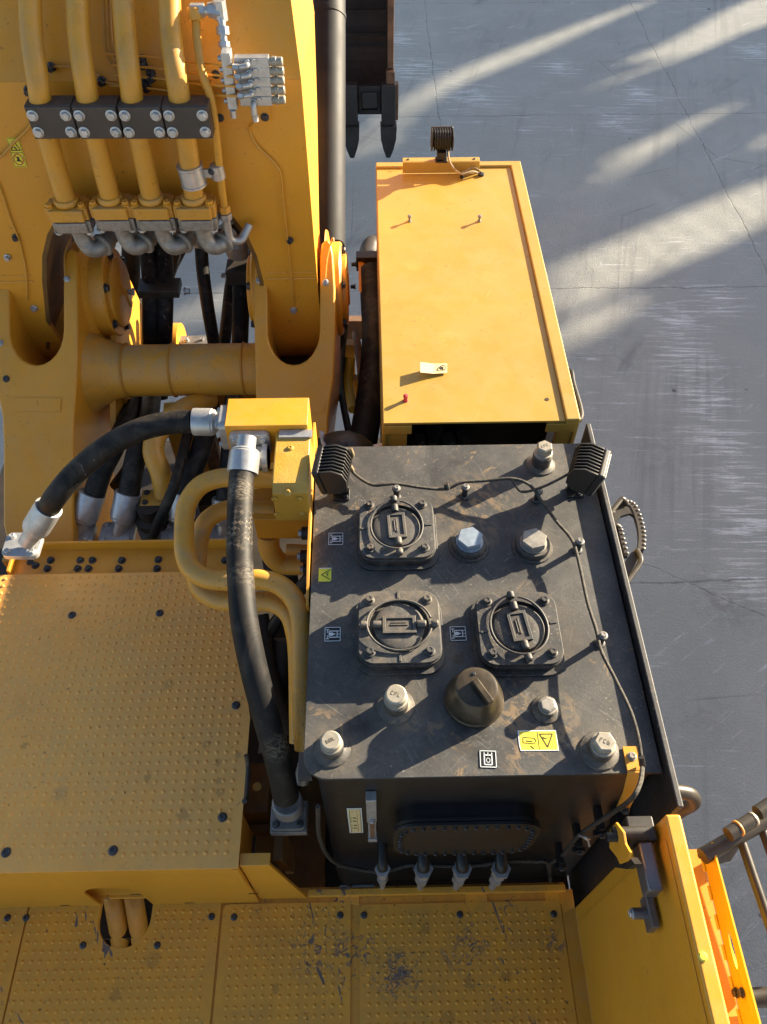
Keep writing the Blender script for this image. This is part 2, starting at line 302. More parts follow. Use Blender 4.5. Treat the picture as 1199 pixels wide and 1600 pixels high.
class G:
    def __init__(s): s.v = []; s.f = []; s.mi = []; s.cur = 0
    def face(s, idx): s.f.append(idx); s.mi.append(s.cur)
    def add(s, verts, faces):
        o = len(s.v); s.v += [V(v) for v in verts]
        for f in faces: s.face([i+o for i in f])
        return s
    def box(s, c, size, R=None):
        R = R or Matrix.Identity(3); c = V(c); hx, hy, hz = size[0]/2, size[1]/2, size[2]/2
        vs = [c + R @ V((x*hx, y*hy, z*hz)) for x in (-1, 1) for y in (-1, 1) for z in (-1, 1)]
        return s.add(vs, [(0, 1, 3, 2), (4, 6, 7, 5), (0, 4, 5, 1), (2, 3, 7, 6), (0, 2, 6, 4), (1, 5, 7, 3)])
    def lathe(s, prof, org, n, seg=24, up=(0, 0, 1), rot=0.0, flat=1.0):
        """prof: (radius, height) pairs along the axis n from org"""
        R = basis(n, up); org = V(org); rings = []
        for r, h in prof:
            o = len(s.v)
            for k in range(seg):
                a = 2*PI*k/seg + rot; s.v.append(org + R @ V((math.cos(a)*r, math.sin(a)*r*flat, h)))
            rings.append(o)
        for a, b in zip(rings, rings[1:]):
            for k in range(seg): s.face([a+k, a+(k+1) % seg, b+(k+1) % seg, b+k])
        s.face([rings[0]+k for k in range(seg)][::-1]); s.face([rings[-1]+k for k in range(seg)])
        return s
    def cyl(s, a, b, r, seg=20, r2=None):
        a, b = V(a), V(b); L = (b-a).length
        return s.lathe([(r, 0), (r if r2 is None else r2, L)], a, b-a, seg)
    def tube(s, pts, r, seg=14, k=6, sm=True):
        pts = [V(p) for p in pts]; P = smooth(pts, k) if sm else pts
        rr = r if callable(r) else (lambda t: r)
        T = [(P[min(i+1, len(P)-1)]-P[max(i-1, 0)]).normalized() for i in range(len(P))]
        x = basis(T[0]).col[0].copy(); rings = []
        for i, p in enumerate(P):
            x = (x - T[i]*x.dot(T[i])).normalized(); y = T[i].cross(x); q = rr(i/(len(P)-1)); o = len(s.v)
            for j in range(seg):
                a = 2*PI*j/seg; s.v.append(p + x*math.cos(a)*q + y*math.sin(a)*q)
            rings.append(o)
        for a, b in zip(rings, rings[1:]):
            for j in range(seg): s.face([a+j, a+(j+1) % seg, b+(j+1) % seg, b+j])
        s.face([rings[0]+j for j in range(seg)][::-1]); s.face([rings[-1]+j for j in range(seg)])
        return s
    def prism(s, poly, ext, holes=()):
        """planar outline (world points) pushed along ext, with through holes"""
        poly = [V(p) for p in poly]; ext = V(ext); loops = [poly]+[[V(p) for p in h] for h in holes]
        allp = [p for l in loops for p in l]; o = len(s.v); n = len(allp)
        s.v += allp + [p+ext for p in allp]
        nrm = V((0, 0, 0))
        for i in range(len(poly)): nrm += poly[i].cross(poly[(i+1) % len(poly)])
        fl = nrm.dot(ext) > 0
        if holes:
            for t in tessellate_polygon(loops):
                a, b, c = allp[t[0]], allp[t[1]], allp[t[2]]
                if (b-a).cross(c-a).length < 1e-12: continue
                t = list(t)
                if ((b-a).cross(c-a).dot(ext) > 0): t = t[::-1]
                s.face([o+i for i in t]); s.face([o+n+i for i in t[::-1]])
        else:
            t = list(range(n)); t = t[::-1] if fl else t
            s.face([o+i for i in t]); s.face([o+n+i for i in t[::-1]])
        b = o
        for li, l in enumerate(loops):
            m = len(l); ln = V((0, 0, 0))
            for i in range(m): ln += l[i].cross(l[(i+1) % m])
            same = (ln.dot(ext) > 0)
            if li: same = not same
            for i in range(m):
                q = [b+i, b+(i+1) % m, b+n+(i+1) % m, b+n+i]
                s.face(q if same else q[::-1])
            b += m
        return s
    def sheet(s, poly, lift=(0, 0, 0)):
        o = len(s.v); s.v += [V(p)+V(lift) for p in poly]; s.face(list(range(o, o+len(poly)))); return s
    def bar(s, a, b, w, n, t=0.0006):
        """thin flat stroke from a to b lying on a surface of normal n"""
        a, b, n = V(a), V(b), V(n); d = (b-a).normalized(); q = n.cross(d)*w/2
        return s.prism([a-q, b-q, b+q, a+q], n*t)
    def done(s, name, mats, parent=None, bevel=0.0, ang=35, label=None, seg=2, nosmooth=False):
        if not isinstance(mats, (list, tuple)): mats = [mats]
        lo = V([min(v[i] for v in s.v) for i in range(3)]); hi = V([max(v[i] for v in s.v) for i in range(3)]); c = (lo+hi)/2
        me = bpy.data.meshes.new(name); me.from_pydata([v-c for v in s.v], [], s.f)
        for m in mats: me.materials.append(m)
        for p, i in zip(me.polygons, s.mi): p.material_index = i; p.use_smooth = not nosmooth
        me.validate(); me.update()
        if not nosmooth: me.set_sharp_from_angle(angle=math.radians(ang))
        o = bpy.data.objects.new(name, me); COL.objects.link(o); CEN[o.name] = c
        if parent is not None: o.parent = parent; o.location = c - CEN[parent.name]
        else: o.location = c
        if bevel:
            b = o.modifiers.new('bevel', 'BEVEL'); b.width = bevel; b.segments = seg; b.limit_method = 'ANGLE'; b.angle_limit = math.radians(40); b.harden_normals = True
        if label: o['label'] = label
        return o
def inst(name, mesh, parent, pos, R, sc=(1, 1, 1), label=None):
    o = bpy.data.objects.new(name, mesh); COL.objects.link(o); CEN[o.name] = V(pos); o.parent = parent
    o.matrix_local = Matrix.Translation(V(pos)-CEN[parent.name]) @ R.to_4x4() @ Matrix.Diagonal((*sc, 1))
    if label: o['label'] = label
    return o
def proto_mesh(g, mats, ang=35):
    me = bpy.data.meshes.new('fastener'); me.from_pydata(g.v, [], g.f)
    for m in mats: me.materials.append(m)
    for p, i in zip(me.polygons, g.mi): p.material_index = i; p.use_smooth = True
    me.update(); me.set_sharp_from_angle(angle=math.radians(ang)); return me
def bolt_mesh(mat):
    g = G(); g.lathe([(1.28, 0), (1.32, .03), (1.3, .2), (1.22, .24)], (0, 0, 0), (0, 0, 1), 20)
    g.lathe([(0.96, .24), (1.0, .3), (1.0, .85), (0.86, 1.0), (0.5, 1.0), (.45, .93)], (0, 0, 0), (0, 0, 1), 6)
    return proto_mesh(g, [mat])
def round_mesh(mat):
    g = G(); g.lathe([(1.25, 0), (1.25, .12), (1.0, .35), (.92, .8), (.7, 1.0), (.45, 1.0), (.4, .7)], (0, 0, 0), (0, 0, 1), 18)
    return proto_mesh(g, [mat])
BM = {'z': bolt_mesh(ZINCD), 'k': bolt_mesh(BOLTK), 't': bolt_mesh(TANK), 's': bolt_mesh(ZINC), 'y': bolt_mesh(Y_PAINT), 'r': round_mesh(BOLTK), 'p': round_mesh(Y_ROUGHCAST)}
def bolt(parent, pos, n=(0, 0, 1), r=0.012, h=0.012, k='z', name='bolt', label=None):
    R = basis(n) @ Matrix.Rotation(random.uniform(0, 1), 3, 'Z')
    return inst(name, BM[k], parent, pos, R, (r, r, h), label)
def empty(name, loc, label, cat):
    o = bpy.data.objects.new(name, None); COL.objects.link(o); o.location = loc; CEN[o.name] = V(loc)
    o.empty_display_size = 0.3; o['label'] = label; o['category'] = cat; return o

# ================================================================== GROUND
g = G(); g.sheet([(-90, -60, 0), (90, -60, 0), (90, 140, 0), (-90, 140, 0)])
gr = g.done('ground', CONC, nosmooth=True); gr['kind'] = 'structure'; gr['label'] = 'grey weathered concrete yard with cracks and white scrape marks'

# ================================================================== EXCAVATOR
EX = empty('excavator', (-1.12, 1.6, 0), 'yellow mining excavator seen from above, with black hydraulic tank, hoses and tread plates', 'excavator')
T = 3.4
# ---- tank
UPZ = V((0, 0, 1))
fl = H(478, 1180, T); fr = H(985, 1216, T); yF = H(600, 1216, T).y; yB = H(600, 697, T).y
xl = H(495, 697, T).x; xr_in = H(1040, 1216, T).x
def arc(c, r, a0, a1, n, z): return [V((c[0]+r*math.cos(a0+(a1-a0)*i/n), c[1]+r*math.sin(a0+(a1-a0)*i/n), z)) for i in range(n+1)]
zt0 = T-0.014
top = arc((xl+0.075, yF+0.075), 0.075, PI, 1.5*PI, 8, zt0) + [V((xr_in-0.004, yF, zt0)), V((xr_in-0.004, yB, zt0)), V((xl, yB, zt0))]
g = G(); g.prism(top, (0, 0, 0.014))
tank = g.done('hydraulic_tank', TANK, EX, bevel=0.0025, label='dusty black hydraulic tank top with caps and inspection covers')
bi = 0.022
body = arc((xl+bi+0.10, yF+bi+0.10), 0.10, PI, 1.5*PI, 10, 1.7) + [V((xr_in-0.02, yF+bi, 1.7)), V((xr_in-0.02, yB-bi, 1.7)), V((xl+bi, yB-bi, 1.7))]
g = G(); g.prism(body, (0, 0, zt0-0.003-1.7)); g.done('tank_body', BLACK, tank, ang=50)
yT = yF + bi          # plane of the tank's front wall
# side rail
g = G(); rail = [FX(0, 0, 0)]*0
xr = H(1050, 1216, T+0.035).x; yR0 = H(1058, 1262, T+0.035).y; yR1 = H(908, 662, T+0.035).y
g.prism([V((xr_in+0.002, yR0, T+0.038)), V((xr_in+0.002, yR0+0.0, 1.86)), V((xr_in+0.002, yR1, 1.86)), V((xr_in+0.002, yR1, T+0.038))], (0.020, 0, 0))
g.done('side_plate', TANK, EX, bevel=0.005, label='long dark steel side plate edging the tank')
g = G(); hp = [C(1040, 1236, 2.52), C(1062, 1237, 2.53), C(1080, 1242, 2.55), C(1084, 1254, 2.62), C(1066, 1266, 2.75), C(1030, 1290, 3.0)]
g.tube(hp, 0.023, 16); g.done('grab_handle', BROWN, EX, label='bent steel grab handle at the tank corner')

# ---- inspection covers
def cover(px, py, rot, flip=1):
    zt = T+0.066; c = H(px, py, zt); c.z = T
    R = Matrix.Rotation(rot, 3, 'Z')
    def rr(half, rad, z, n=6):
        out = []
        for sx, sy, a in ((1, -1, -PI/2), (1, 1, 0), (-1, 1, PI/2), (-1, -1, PI)):
            for i in range(n+1):
                t = a + PI/2*i/n; out.append(c + V(((half-rad)*sx+rad*math.cos(t), (half-rad)*sy+rad*math.sin(t), z-T)))
        return out
    g = G(); g.prism(rr(0.150, 0.065, T+0.0005), (0, 0, 0.010))
    g.prism(rr(0.134, 0.058, T+0.0105), (0, 0, 0.026)); g.prism(rr(0.140, 0.060, T+0.0365), (0, 0, 0.016))
    # top flange with a round well, lifted corners
    sq = rr(0.136, 0.052, T+0.0525); circ = [c+V((0.100*math.cos(2*PI*i/40), 0.100*math.sin(2*PI*i/40), 0.0525)) for i in range(40)]
    g.prism(sq, (0, 0, 0.014), [circ])
    f = g.done('tank_cover', TANK, EX, bevel=0.003, ang=40)
    g = G(); g.lathe([(0.099, 0.053), (0.095, 0.054), (0.092, 0.0535), (0.087, 0.060), (0.085, 0.066), (0.080, 0.0685), (0.04, 0.0685)], c, (0, 0, 1), 44)
    g.done('lid', TANK, f, ang=30)
    g = G(); M = R
    def L(x, y, z): return c + M @ V((x, y, z))
    def rect(hx, hy, z): return [L(-hx, -hy, z), L(hx, -hy, z), L(hx, hy, z), L(-hx, hy, z)]
    g.prism(rect(0.056, 0.033, 0.069), (0, 0, 0.010), [rect(0.044, 0.022, 0.069)]); g.prism(rect(0.0435, 0.0215, 0.069), (0, 0, 0.005))
    g.box(L(0, 0, 0.0755), (0.06, 0.006, 0.003), M); g.box(L(0.0, 0.008, 0.0755), (0.05, 0.004, 0.003), M)
    g.done('name_plate', TANK, f, bevel=0.0015)
    ring = []
    for i in range(49):
        a = math.radians(8) + math.radians(172)*i/48 if False else 2*PI*i/48*0.93+0.22
        ring.append(L(0.108*math.cos(a), 0.095*math.sin(a)*flip, 0.079 + 0.004*math.cos(a*2)))
    g = G(); g.tube(ring, 0.0042, 8, sm=False); g.done('bail_ring', TANK, f)
    for sx in (-1, 1):
        g = G(); g.lathe([(0.012, 0), (0.013, 0.004), (0.013, 0.026), (0.010, 0.03)], L(sx*0.060, 0, 0.078), M @ V((sx, 0, 0.02)), 14)
        g.done('hinge_pin', TANK, f); g = G(); g.lathe([(0.011, 0), (0.013, 0.004), (0.013, 0.02), (0.010, 0.024)], L(sx*0.107, 0, 0.078), M @ V((sx, 0, 0.02)), 14)
        g.done('hinge_pin', TANK, f)
    for k in range(2):
        g = G(); q = L(0, 0.118*(1 if k else -1), 0.0668); g.box(q, (0.008, 0.026, 0.006), M); g.done('rib', TANK, f, bevel=0.001)
    for sx in (-1, 1):
        for sy in (-1, 1): bolt(f, c+V((sx*0.098, sy*0.098, 0.067)), (0, 0, 1), 0.0135, 0.020, 't')
    return f
cover(620, 823, PI/2+0.06); cover(624, 978, 0.0); cover(811, 980, PI/2+0.13)

# ---- hex plugs, bosses, filler cap
def plug(px, py, mat, r=0.049, lbl=None):
    c = H(px, py, T+0.055); c.z = T
    g = G(); g.lathe([(r*1.55, 0.0005), (r*1.5, 0.006), (r*1.32, 0.007), (r*1.3, 0.024), (r*1.22, 0.030), (r*0.6, 0.030)], c, (0, 0, 1), 32)
    f = g.done('tank_plug', TANK, EX, label=lbl)
    g = G(); g.lathe([(r*1.02, 0.030), (r*1.02, 0.034), (r*0.9, 0.035)], c, (0, 0, 1), 24)
    g.lathe([(r*0.97, 0.035), (r, 0.038), (r, 0.056), (r*0.93, 0.061), (r*0.5, 0.0615)], c, (0, 0, 1), 6, rot=0.25)
    g.done('hex_head', mat, f); return f
plug(735, 840, simple("blue_grey_zinc", (0.30, 0.36, 0.42), 0.45, 0.5, 0.12, 60), lbl='large bluish hex plug in shade between the covers')
plug(835, 842, ZINCD, lbl='large hex plug, dusty grey, right of the bluish one')
def boss(px, py, h, r, mat=CREAM, lbl=None, text=True, hexr=0.8):
    c = H(px, py, T+h); c.z = T
    g = G(); g.lathe([(r*1.75, 0.0005), (r*1.65, 0.006), (r*1.25, 0.010), (r*1.12, 0.014), (r*1.12, h*0.52), (r*1.0, h*0.56)], c, (0, 0, 1), 26)
    f = g.done('tank_boss', TANK, EX, label=lbl)
    g = G(); g.lathe([(r*0.98, h*0.56), (r*1.04, h*0.58), (r*1.04, h*0.68), (r*0.9, h*0.70)], c, (0, 0, 1), 26)
    g.lathe([(r*0.92, h*0.70), (r*0.94, h*0.73), (r*0.94, h*0.95), (r*0.80, h), (r*0.5, h)], c, (0, 0, 1), 6 if hexr < 1 else 24, rot=random.random())
    if text:
        g.cur = 1
        ta = random.uniform(-.5, .5); RT = Matrix.Rotation(ta, 3, 'Z')
        GL = [((0, 1, 0, -1), (0, -1, .8, -1)), ((0, 1, 0, -1), (0, 1, .8, 1), (0, 0, .6, 0)), ((.8, 1, 0, 1), (0, 1, 0, -1), (0, -1, .8, -1)), ((0, 1, .8, 1), (.8, 1, .8, -1), (.8, -1, 0, -1), (0, -1, 0, 1)), ((0, 1, 0, -1), (0, 1, .8, 0), (.8, 0, 0, 0), (.8, 0, .8, -1), (.8, -1, 0, -1))]; glyphs = random.sample(GL, 3)
        for k, gl_ in enumerate(glyphs):
            for a0, b0, a1, b1 in gl_:
                g.bar(c+RT @ V((r*(-.42+.32*k+a0*.22), r*b0*.16, h+.0004)), c+RT @ V((r*(-.42+.32*k+a1*.22), r*b1*.16, h+.0004)), r*.055, UPZ)
    g.done('cap', [mat, STAMP], f, ang=30); return f
boss(852, 696, 0.115, 0.034, lbl='tall boss with a pale hex cap at the back edge of the tank')
boss(517, 1156, 0.085, 0.033, hexr=2, lbl='boss with a pale round cap at the front left corner of the tank')
boss(946, 1158, 0.085, 0.036, lbl='boss with a pale hex cap at the front right corner of the tank')
boss(619, 1084, 0.100, 0.036, hexr=2, lbl='boss with a round tan cap left of the filler cap')
boss(857, 1100, 0.045, 0.028, ZINCD, text=False, lbl='small boss with a plain hex plug beside the yellow warning sticker')
c = H(745, 1073, T+0.105); c.z = T
g = G(); g.lathe([(0.094, 0.0005), (0.096, 0.004), (0.096, 0.016), (0.092, 0.022), (0.092, 0.034), (0.090, 0.040), (0.072, 0.094), (0.066, 0.103), (0.058, 0.106), (0.03, 0.107)], c, (0, 0, 1), 48)
cap = g.done('filler_cap', CAPM, EX, ang=28, label='large round khaki filler cap with a lever')
g = G(); M = Matrix.Rotation(-1.05, 3, 'Z')
g.box(c+M @ V((0.028, 0, 0.122)), (0.088, 0.020, 0.024), M); g.box(c+M @ V((0.028, 0.012, 0.114)), (0.080, 0.005, 0.020), M)
g.box(c+M @ V((-0.014, 0, 0.113)), (0.016, 0.022, 0.020), M)
g.lathe([(0.008, 0.10), (0.008, 0.124)], c+M @ V((0.035, 0, 0)), (0, 0, 1), 12)
g.done('lever', CAPM, cap, bevel=0.003)
bolt(cap, c+V((-0.005, 0.043, 0.1065)), (0, 0, 1), 0.005, 0.004, 'k', 'screw')
cc = c

# ---- stickers on the tank
def quad(px, py, w, h, z, rot=0.0):
    c = H(px, py, z); R = Matrix.Rotation(rot, 3, 'Z')
    return c, (lambda x, y, dz=0.0: c + R @ V((x*w/2, y*h/2, dz)))
def ringbars(g, pts, w, n, closed=True, t=0.0006):
    k = len(pts)
    for i in range(k if closed else k-1): g.bar(pts[i], pts[(i+1) % k], w, n, t)
def icon_sideways(px, py, lbl):
    c, P = quad(px, py, 0.056, 0.056, T+0.0012)
    g = G(); g.prism([P(-1, -1), P(1, -1), P(1, 1), P(-1, 1)], (0, 0, 0.0004)); g.cur = 1; k = 0.0007
    ringbars(g, [P(-.93, -.93, k), P(.93, -.93, k), P(.93, .93, k), P(-.93, .93, k)], 0.0022, UPZ)
    ringbars(g, [P(-.42, -.42, k), P(.55, -.42, k), P(.55, .42, k), P(-.42, .42, k)], 0.0032, UPZ)
    for y in (-.42, 0, .42): g.bar(P(.55, y, k), P(.85, y, k), 0.0026, UPZ)
    g.bar(P(-.62, -.62, k), P(-.62, -.15, k), 0.0025, UPZ); g.bar(P(-.62, .15, k), P(-.62, .62, k), 0.0025, UPZ)
    for y in (-.62, .62): g.bar(P(-.80, y, k), P(-.45, y, k), 0.003, UPZ)
    drop = [P(-.15+.24*math.cos(a), .24*math.sin(a), k) for a in [0.7+i*(2*PI-1.4)/10 for i in range(11)]] + [P(.40, 0, k)]
    g.prism(drop, (0, 0, 0.0006))
    g.done('tank_sticker', [BLACK, WHITEI], EX, label=lbl, nosmooth=True)
icon_sideways(525, 842, 'square oil symbol sticker outlined in white beside the back cover')
icon_sideways(520, 991, 'square oil symbol sticker outlined in white left of the front left cover')
icon_sideways(716, 990, 'square oil symbol sticker outlined in white between the two front covers')
c, P = quad(763, 1186, 0.052, 0.054, T+0.0012, -0.05)
g = G(); g.prism([P(-1, -1), P(1, -1), P(1, 1), P(-1, 1)], (0, 0, 0.0004)); g.cur = 1; k = .0007
ringbars(g, [P(-.93, -.93, k), P(.93, -.93, k), P(.93, .93, k), P(-.93, .93, k)], 0.0025, UPZ)
ringbars(g, [P(-.45, -.65, k), P(.45, -.65, k), P(.45, .45, k), P(-.45, .45, k)], 0.0035, UPZ)
ringbars(g, [P(.22*math.cos(a), -.15+.26*math.sin(a), k) for a in [i*PI/5 for i in range(10)]], 0.002, UPZ)
for x in (-.45, .45, 0): g.bar(P(x, .45, k), P(x, .75, k), 0.0026, UPZ)
g.done('tank_sticker', [BLACK, WHITEI], EX, label='upright oil tank symbol sticker near the tank front edge', nosmooth=True)
c, P = quad(508, 898, 0.046, 0.058, T+0.0012)
g = G(); g.prism([P(-1, -1), P(.8, -1), P(1, -.8), P(1, 1), P(-1, 1)], (0, 0, 0.0004)); g.cur = 1
ringbars(g, [P(-.96, .94, .0007), P(.96, .94, .0007)], 0.003, UPZ, False); g.cur = 2
ringbars(g, [P(.9, -.75, .0007), P(-.55, 0, .0007), P(.9, .75, .0007)], 0.0026, UPZ, False)
ringbars(g, [P(.3, -.25, .0007), P(.5, 0, .0007), P(.15, .12, .0007), P(.6, .3, .0007)], 0.002, UPZ, False)
g.done('warning_sticker', [YELGR, WHITEI, INK], EX, label='small greenish yellow warning sticker with a black triangle at the tank edge', nosmooth=True)
c, P = quad(841, 1157, 0.122, 0.066, T+0.0012, -0.01)
g = G(); g.cur = 1; g.prism([P(-.95, -1), P(1, -1), P(1, 1), P(-1, 1), P(-1, -.5)], (0, 0, 0.0004)); g.cur = 0
g.prism([P(-.9, -.9, .0005), P(.95, -.9, .0005), P(.95, .9, .0005), P(-.93, .9, .0005), P(-.93, -.45, .0005)], (0, 0, 0.0004)); g.cur = 2; k = .001
ringbars(g, [P(.12, .62, k), P(.78, .62, k), P(.45, -.66, k)], 0.0032, UPZ)
g.bar(P(.25, .3, k), P(.42, .15, k), 0.003, UPZ); g.bar(P(.42, .15, k), P(.6, .35, k), 0.002, UPZ)
g.bar(P(.02, .85, k), P(.02, -.85, k), 0.0012, UPZ)
ringbars(g, [P(-.75, .32, k), P(-.18, .22, k), P(-.1, -.05, k), P(-.22, -.32, k), P(-.78, -.22, k)], 0.0018, UPZ)
g.bar(P(-.62, -.05, k), P(-.3, -.1, k), 0.003, UPZ); g.bar(P(-.42, -.55, k), P(-.25, -.8, k), 0.003, UPZ)
g.done('warning_sticker', [YELST, WHITEI, INK], EX, label='wide yellow warning sticker with a triangle and pictograms by the filler cap', nosmooth=True)

# ---- work lamps
def lamp(pos, lens, tilt, name_lbl, s=1.0, flatc=1, post=0.10):
    """lens: horizontal direction the lens looks; tilt lowers the lens"""
    lens = V(lens).normalized(); side = UPZ.cross(lens).normalized(); n = (lens*math.cos(tilt)-UPZ*math.sin(tilt)).normalized(); up = n.cross(side); up = -up if up.z < 0 else up
    pos = V(pos)
    def L(a, b, c): return pos + n*a*s + side*b*s + up*c*s
    g = G(); g.prism([L(.035, -.078, -.072), L(.035, .078, -.072), L(.035, .078, .072), L(.035, -.078, .072)], n*0.030*s)
    e = g.done('work_lamp', BLACKP, EX, bevel=0.010*s, seg=3, label=name_lbl)
    g = G(); g.prism([L(.064, -.068, -.062), L(.064, .068, -.062), L(.064, .068, .062), L(.064, -.068, .062)], n*0.006*s); g.done('lens', LENS, e, bevel=0.002)
    g = G(); prof = [(.034, -.070), (.034, .070), (-.020, .070), (-.058, .045), (-.066, .0), (-.055, -.045), (-.020, -.070)]
    g.prism([L(a, -.052, c*0.88) for a, c in [(x if x > 0 else x*0.72, y) for x, y in prof]], side*0.104*s); 
    g.done('housing', BLACKP, e, bevel=0.002)
    for i in range(9):
        b = -.072+.144*i/8; th = 0.0055 if 0 < i < 8 else 0.008
        g = G(); g.prism([L(a, b-th/2, c) for a, c in prof], side*th*s); g.done('cooling_fin', BLACKP, e, bevel=0.0008)
    g = G(); b0 = L(-.005, 0, -.072)
    g.box(b0-UPZ*0.02, (0.05, 0.05, 0.04)); ft = V((b0.x, b0.y, pos.z-post-0.0))
    g.box((b0.x, b0.y, (b0.z-0.04+ft.z)/2+0.003), (0.062, 0.012, max(0.01, b0.z-0.04-ft.z-0.006)), basis(UPZ, lens) if False else None)
    g.box((b0.x, b0.y-0.01, ft.z+0.004), (0.066, 0.05, 0.007)); g.done('bracket', BLACKP, e, bevel=0.0015)
    bolt(e, (b0.x+0.018, b0.y-0.022, ft.z+0.0076), UPZ, 0.008, 0.008, 'k'); return e
lp1 = H(522, 728, T+0.165); lamp((lp1.x, lp1.y, T+0.145), (-1, 0.14, 0), 0.25, 'black finned work lamp on the back left corner of the tank', .90, post=0.144)
lp2 = H(918, 726, T+0.165); lamp((lp2.x, lp2.y, T+0.145), (1, -0.38, 0), 0.22, 'black finned work lamp on the back right corner of the tank', .92, post=0.144)

# ---- cable over the tank
zc = T+0.055
cpts = [H(540, 712, T+0.11), H(552, 738, T+0.06), H(580, 757, T+0.045), H(602, 757, zc), H(620, 756, zc), H(660, 762, T+0.045), H(697, 764, T+0.04), H(722, 754, zc), H(760, 751, T+0.06), H(800, 748, T+0.075), H(828, 758, T+0.07),
        H(848, 785, T+0.05), H(870, 815, T+0.045), H(894, 844, zc), H(905, 880, T+0.05), H(918, 940, T+0.05), H(932, 985, zc), H(940, 1018, T+0.06), H(962, 1062, T+0.07), H(985, 1110, T+0.07), H(997, 1150, T+0.06), H(1003, 1188, T+0.04)]
g = G(); g.tube(cpts, 0.0062, 10); cab = g.done('lamp_cable', CABLE, EX, label='braided cable running round the tank top')
g = G(); g.tube([H(800, 749, T+.075), H(815, 768, T+.06), H(845, 762, T+.08), H(875, 748, T+.11), H(892, 738, T+.15), H(905, 730, T+.16)], 0.0052, 8); g.done('branch', CABLE, cab)
g = G(); g.tube([H(548, 700, T+.19), H(552, 712, T+.15), H(546, 722, T+.12), H(552, 735, T+.065)], 0.006, 8); g.done('tan_tail', TANWIRE, cab)
for i, (a, b) in enumerate(((H(700, 765, T+.04), H(697, 756, T+.06)), (H(1002, 1182, T+.05), H(1004, 1196, T+.02)))):
    g = G(); g.cyl(a, b, 0.010, 14); g.done('connector', BLACKP, cab)
def cpost(px, py, h=0.062, lbl=None):
    c = H(px, py, T+h); c.z = T
    g = G(); g.lathe([(0.020, 0.0005), (0.019, 0.006), (0.012, 0.009), (0.011, h-0.012), (0.017, h-0.010), (0.017, h-0.004), (0.012, h-0.003)], c, UPZ, 16)
    f = g.done('cable_post', TANK, EX); bolt(f, c+V((0, 0, h-0.004)), UPZ, 0.011, 0.012, 'z'); return f
for a in ((620, 762), (728, 760), (842, 766), (907, 845), (943, 992)): cpost(*a)
g = G(); d0 = H(988, 1188, T+0.004)
g.box(d0+V((0, 0.005, 0.002)), (0.045, 0.075, 0.006)); g.prism([d0+V((-.0225, -.034, .005)), d0+V((.0225, -.034, .005)), d0+V((.015, -.075, -.055)), d0+V((-.03, -.075, -.055))], (0, -0.006, 0))
g.prism([d0+V((-.03, -.075, -.055)), d0+V((.015, -.075, -.055)), d0+V((-.005, -.11, -.12)), d0+V((-.045, -.11, -.12))], (0, -0.006, 0))
br = g.done('cable_bracket', Y_PAINT, EX, bevel=0.001, label='small yellow bent bracket at the front right of the tank'); bolt(br, d0+V((0, 0.01, 0.005)), UPZ, 0.011, 0.012, 'z'); bolt(br, d0+V((-.02, -.118, -.105)), (0, -1, .3), 0.011, 0.012, 'k')

# ---- tank front wall fittings
def FT(px, py, d=0.0): return FY(px, py, yT-d)
a, b = FT(622, 1282, .07), FT(848, 1282, .07); zt_, zb_ = FT(700, 1290, .07).z, FT(700, 1332, .07).z
def stad(x0, x1, z0, z1, y, n=8):
    r = (z1-z0)/2*0.5; out = []
    for cx, cz, a0 in ((x1-r, z1-r, 0), (x0+r, z1-r, PI/2), (x0+r, z0+r, PI), (x1-r, z0+r, 1.5*PI)):
        for i in range(n+1): t = a0+PI/2*i/n; out.append(V((cx+r*math.cos(t), y, cz+r*math.sin(t))))
    return out
g = G(); g.prism(stad(a.x, b.x, zb_, zt_, yT), (0, -0.045, 0)); hatch = g.done('inspection_hatch', BLACK, EX, label='long black bolted hatch on the front wall of the tank')
g = G(); g.prism(stad(a.x-.012, b.x+.012, zb_-.012, zt_+.012, yT-.046), (0, -0.012, 0)); g.prism(stad(a.x-.012, b.x+.012, zb_-.012, zt_+.012, yT-.061), (0, -0.012, 0)); g.done('flange', BLACK, hatch, bevel=.001)
ol = stad(a.x+.012, b.x-.012, zb_+.012, zt_-.012, yT-.073, 4)
P_ = []; tot = sum((ol[(i+1) % len(ol)]-ol[i]).length for i in range(len(ol))); N_ = 40; acc = 0; nxt = 0
for i in range(len(ol)):
    p, q = ol[i], ol[(i+1) % len(ol)]; L_ = (q-p).length
    while nxt <= acc+L_ and len(P_) < N_: P_.append(p.lerp(q, (nxt-acc)/max(L_, 1e-6))); nxt += tot/N_
    acc += L_
for p in P_: bolt(hatch, p, (0, -1, 0), 0.0075, 0.010, 'k')
# level gauge and its label
p1, p2 = FT(542, 1262), FT(568, 1300); y0 = yT-0.002; xm = (p1.x+p2.x)/2
g = G(); g.cur = 1; g.prism([V((p1.x, y0, p1.z)), V((p2.x, y0, p1.z)), V((p2.x, y0, p2.z)), V((p1.x, y0, p2.z))], (0, -.0006, 0)); g.cur = 0
def LL(u, v, d=.0022): return V((p1.x+(p2.x-p1.x)*u, y0-d+.001, p1.z+(p2.z-p1.z)*v))
g.prism([LL(.08, .03), LL(.92, .03), LL(.92, .97), LL(.08, .97)], (0, -.0005, 0)); g.cur = 2
NY = V((0, -1, 0))
g.bar(LL(.15, .05, .003), LL(.15, .96, .003), .0012, NY); g.bar(LL(.88, .05, .003), LL(.88, .96, .003), .0012, NY)
for v in (.36, .48, .65, .77):
    for u in (.22, .36, .42, .48, .54): g.bar(LL(u, v-.018, .003), LL(u+.045, v+.02, .003), .0016, NY)
g.bar(LL(.28, .1, .003), LL(.38, .1, .003), .003, NY); g.bar(LL(.62, .09, .003), LL(.72, .09, .003), .003, NY); g.cur = 3
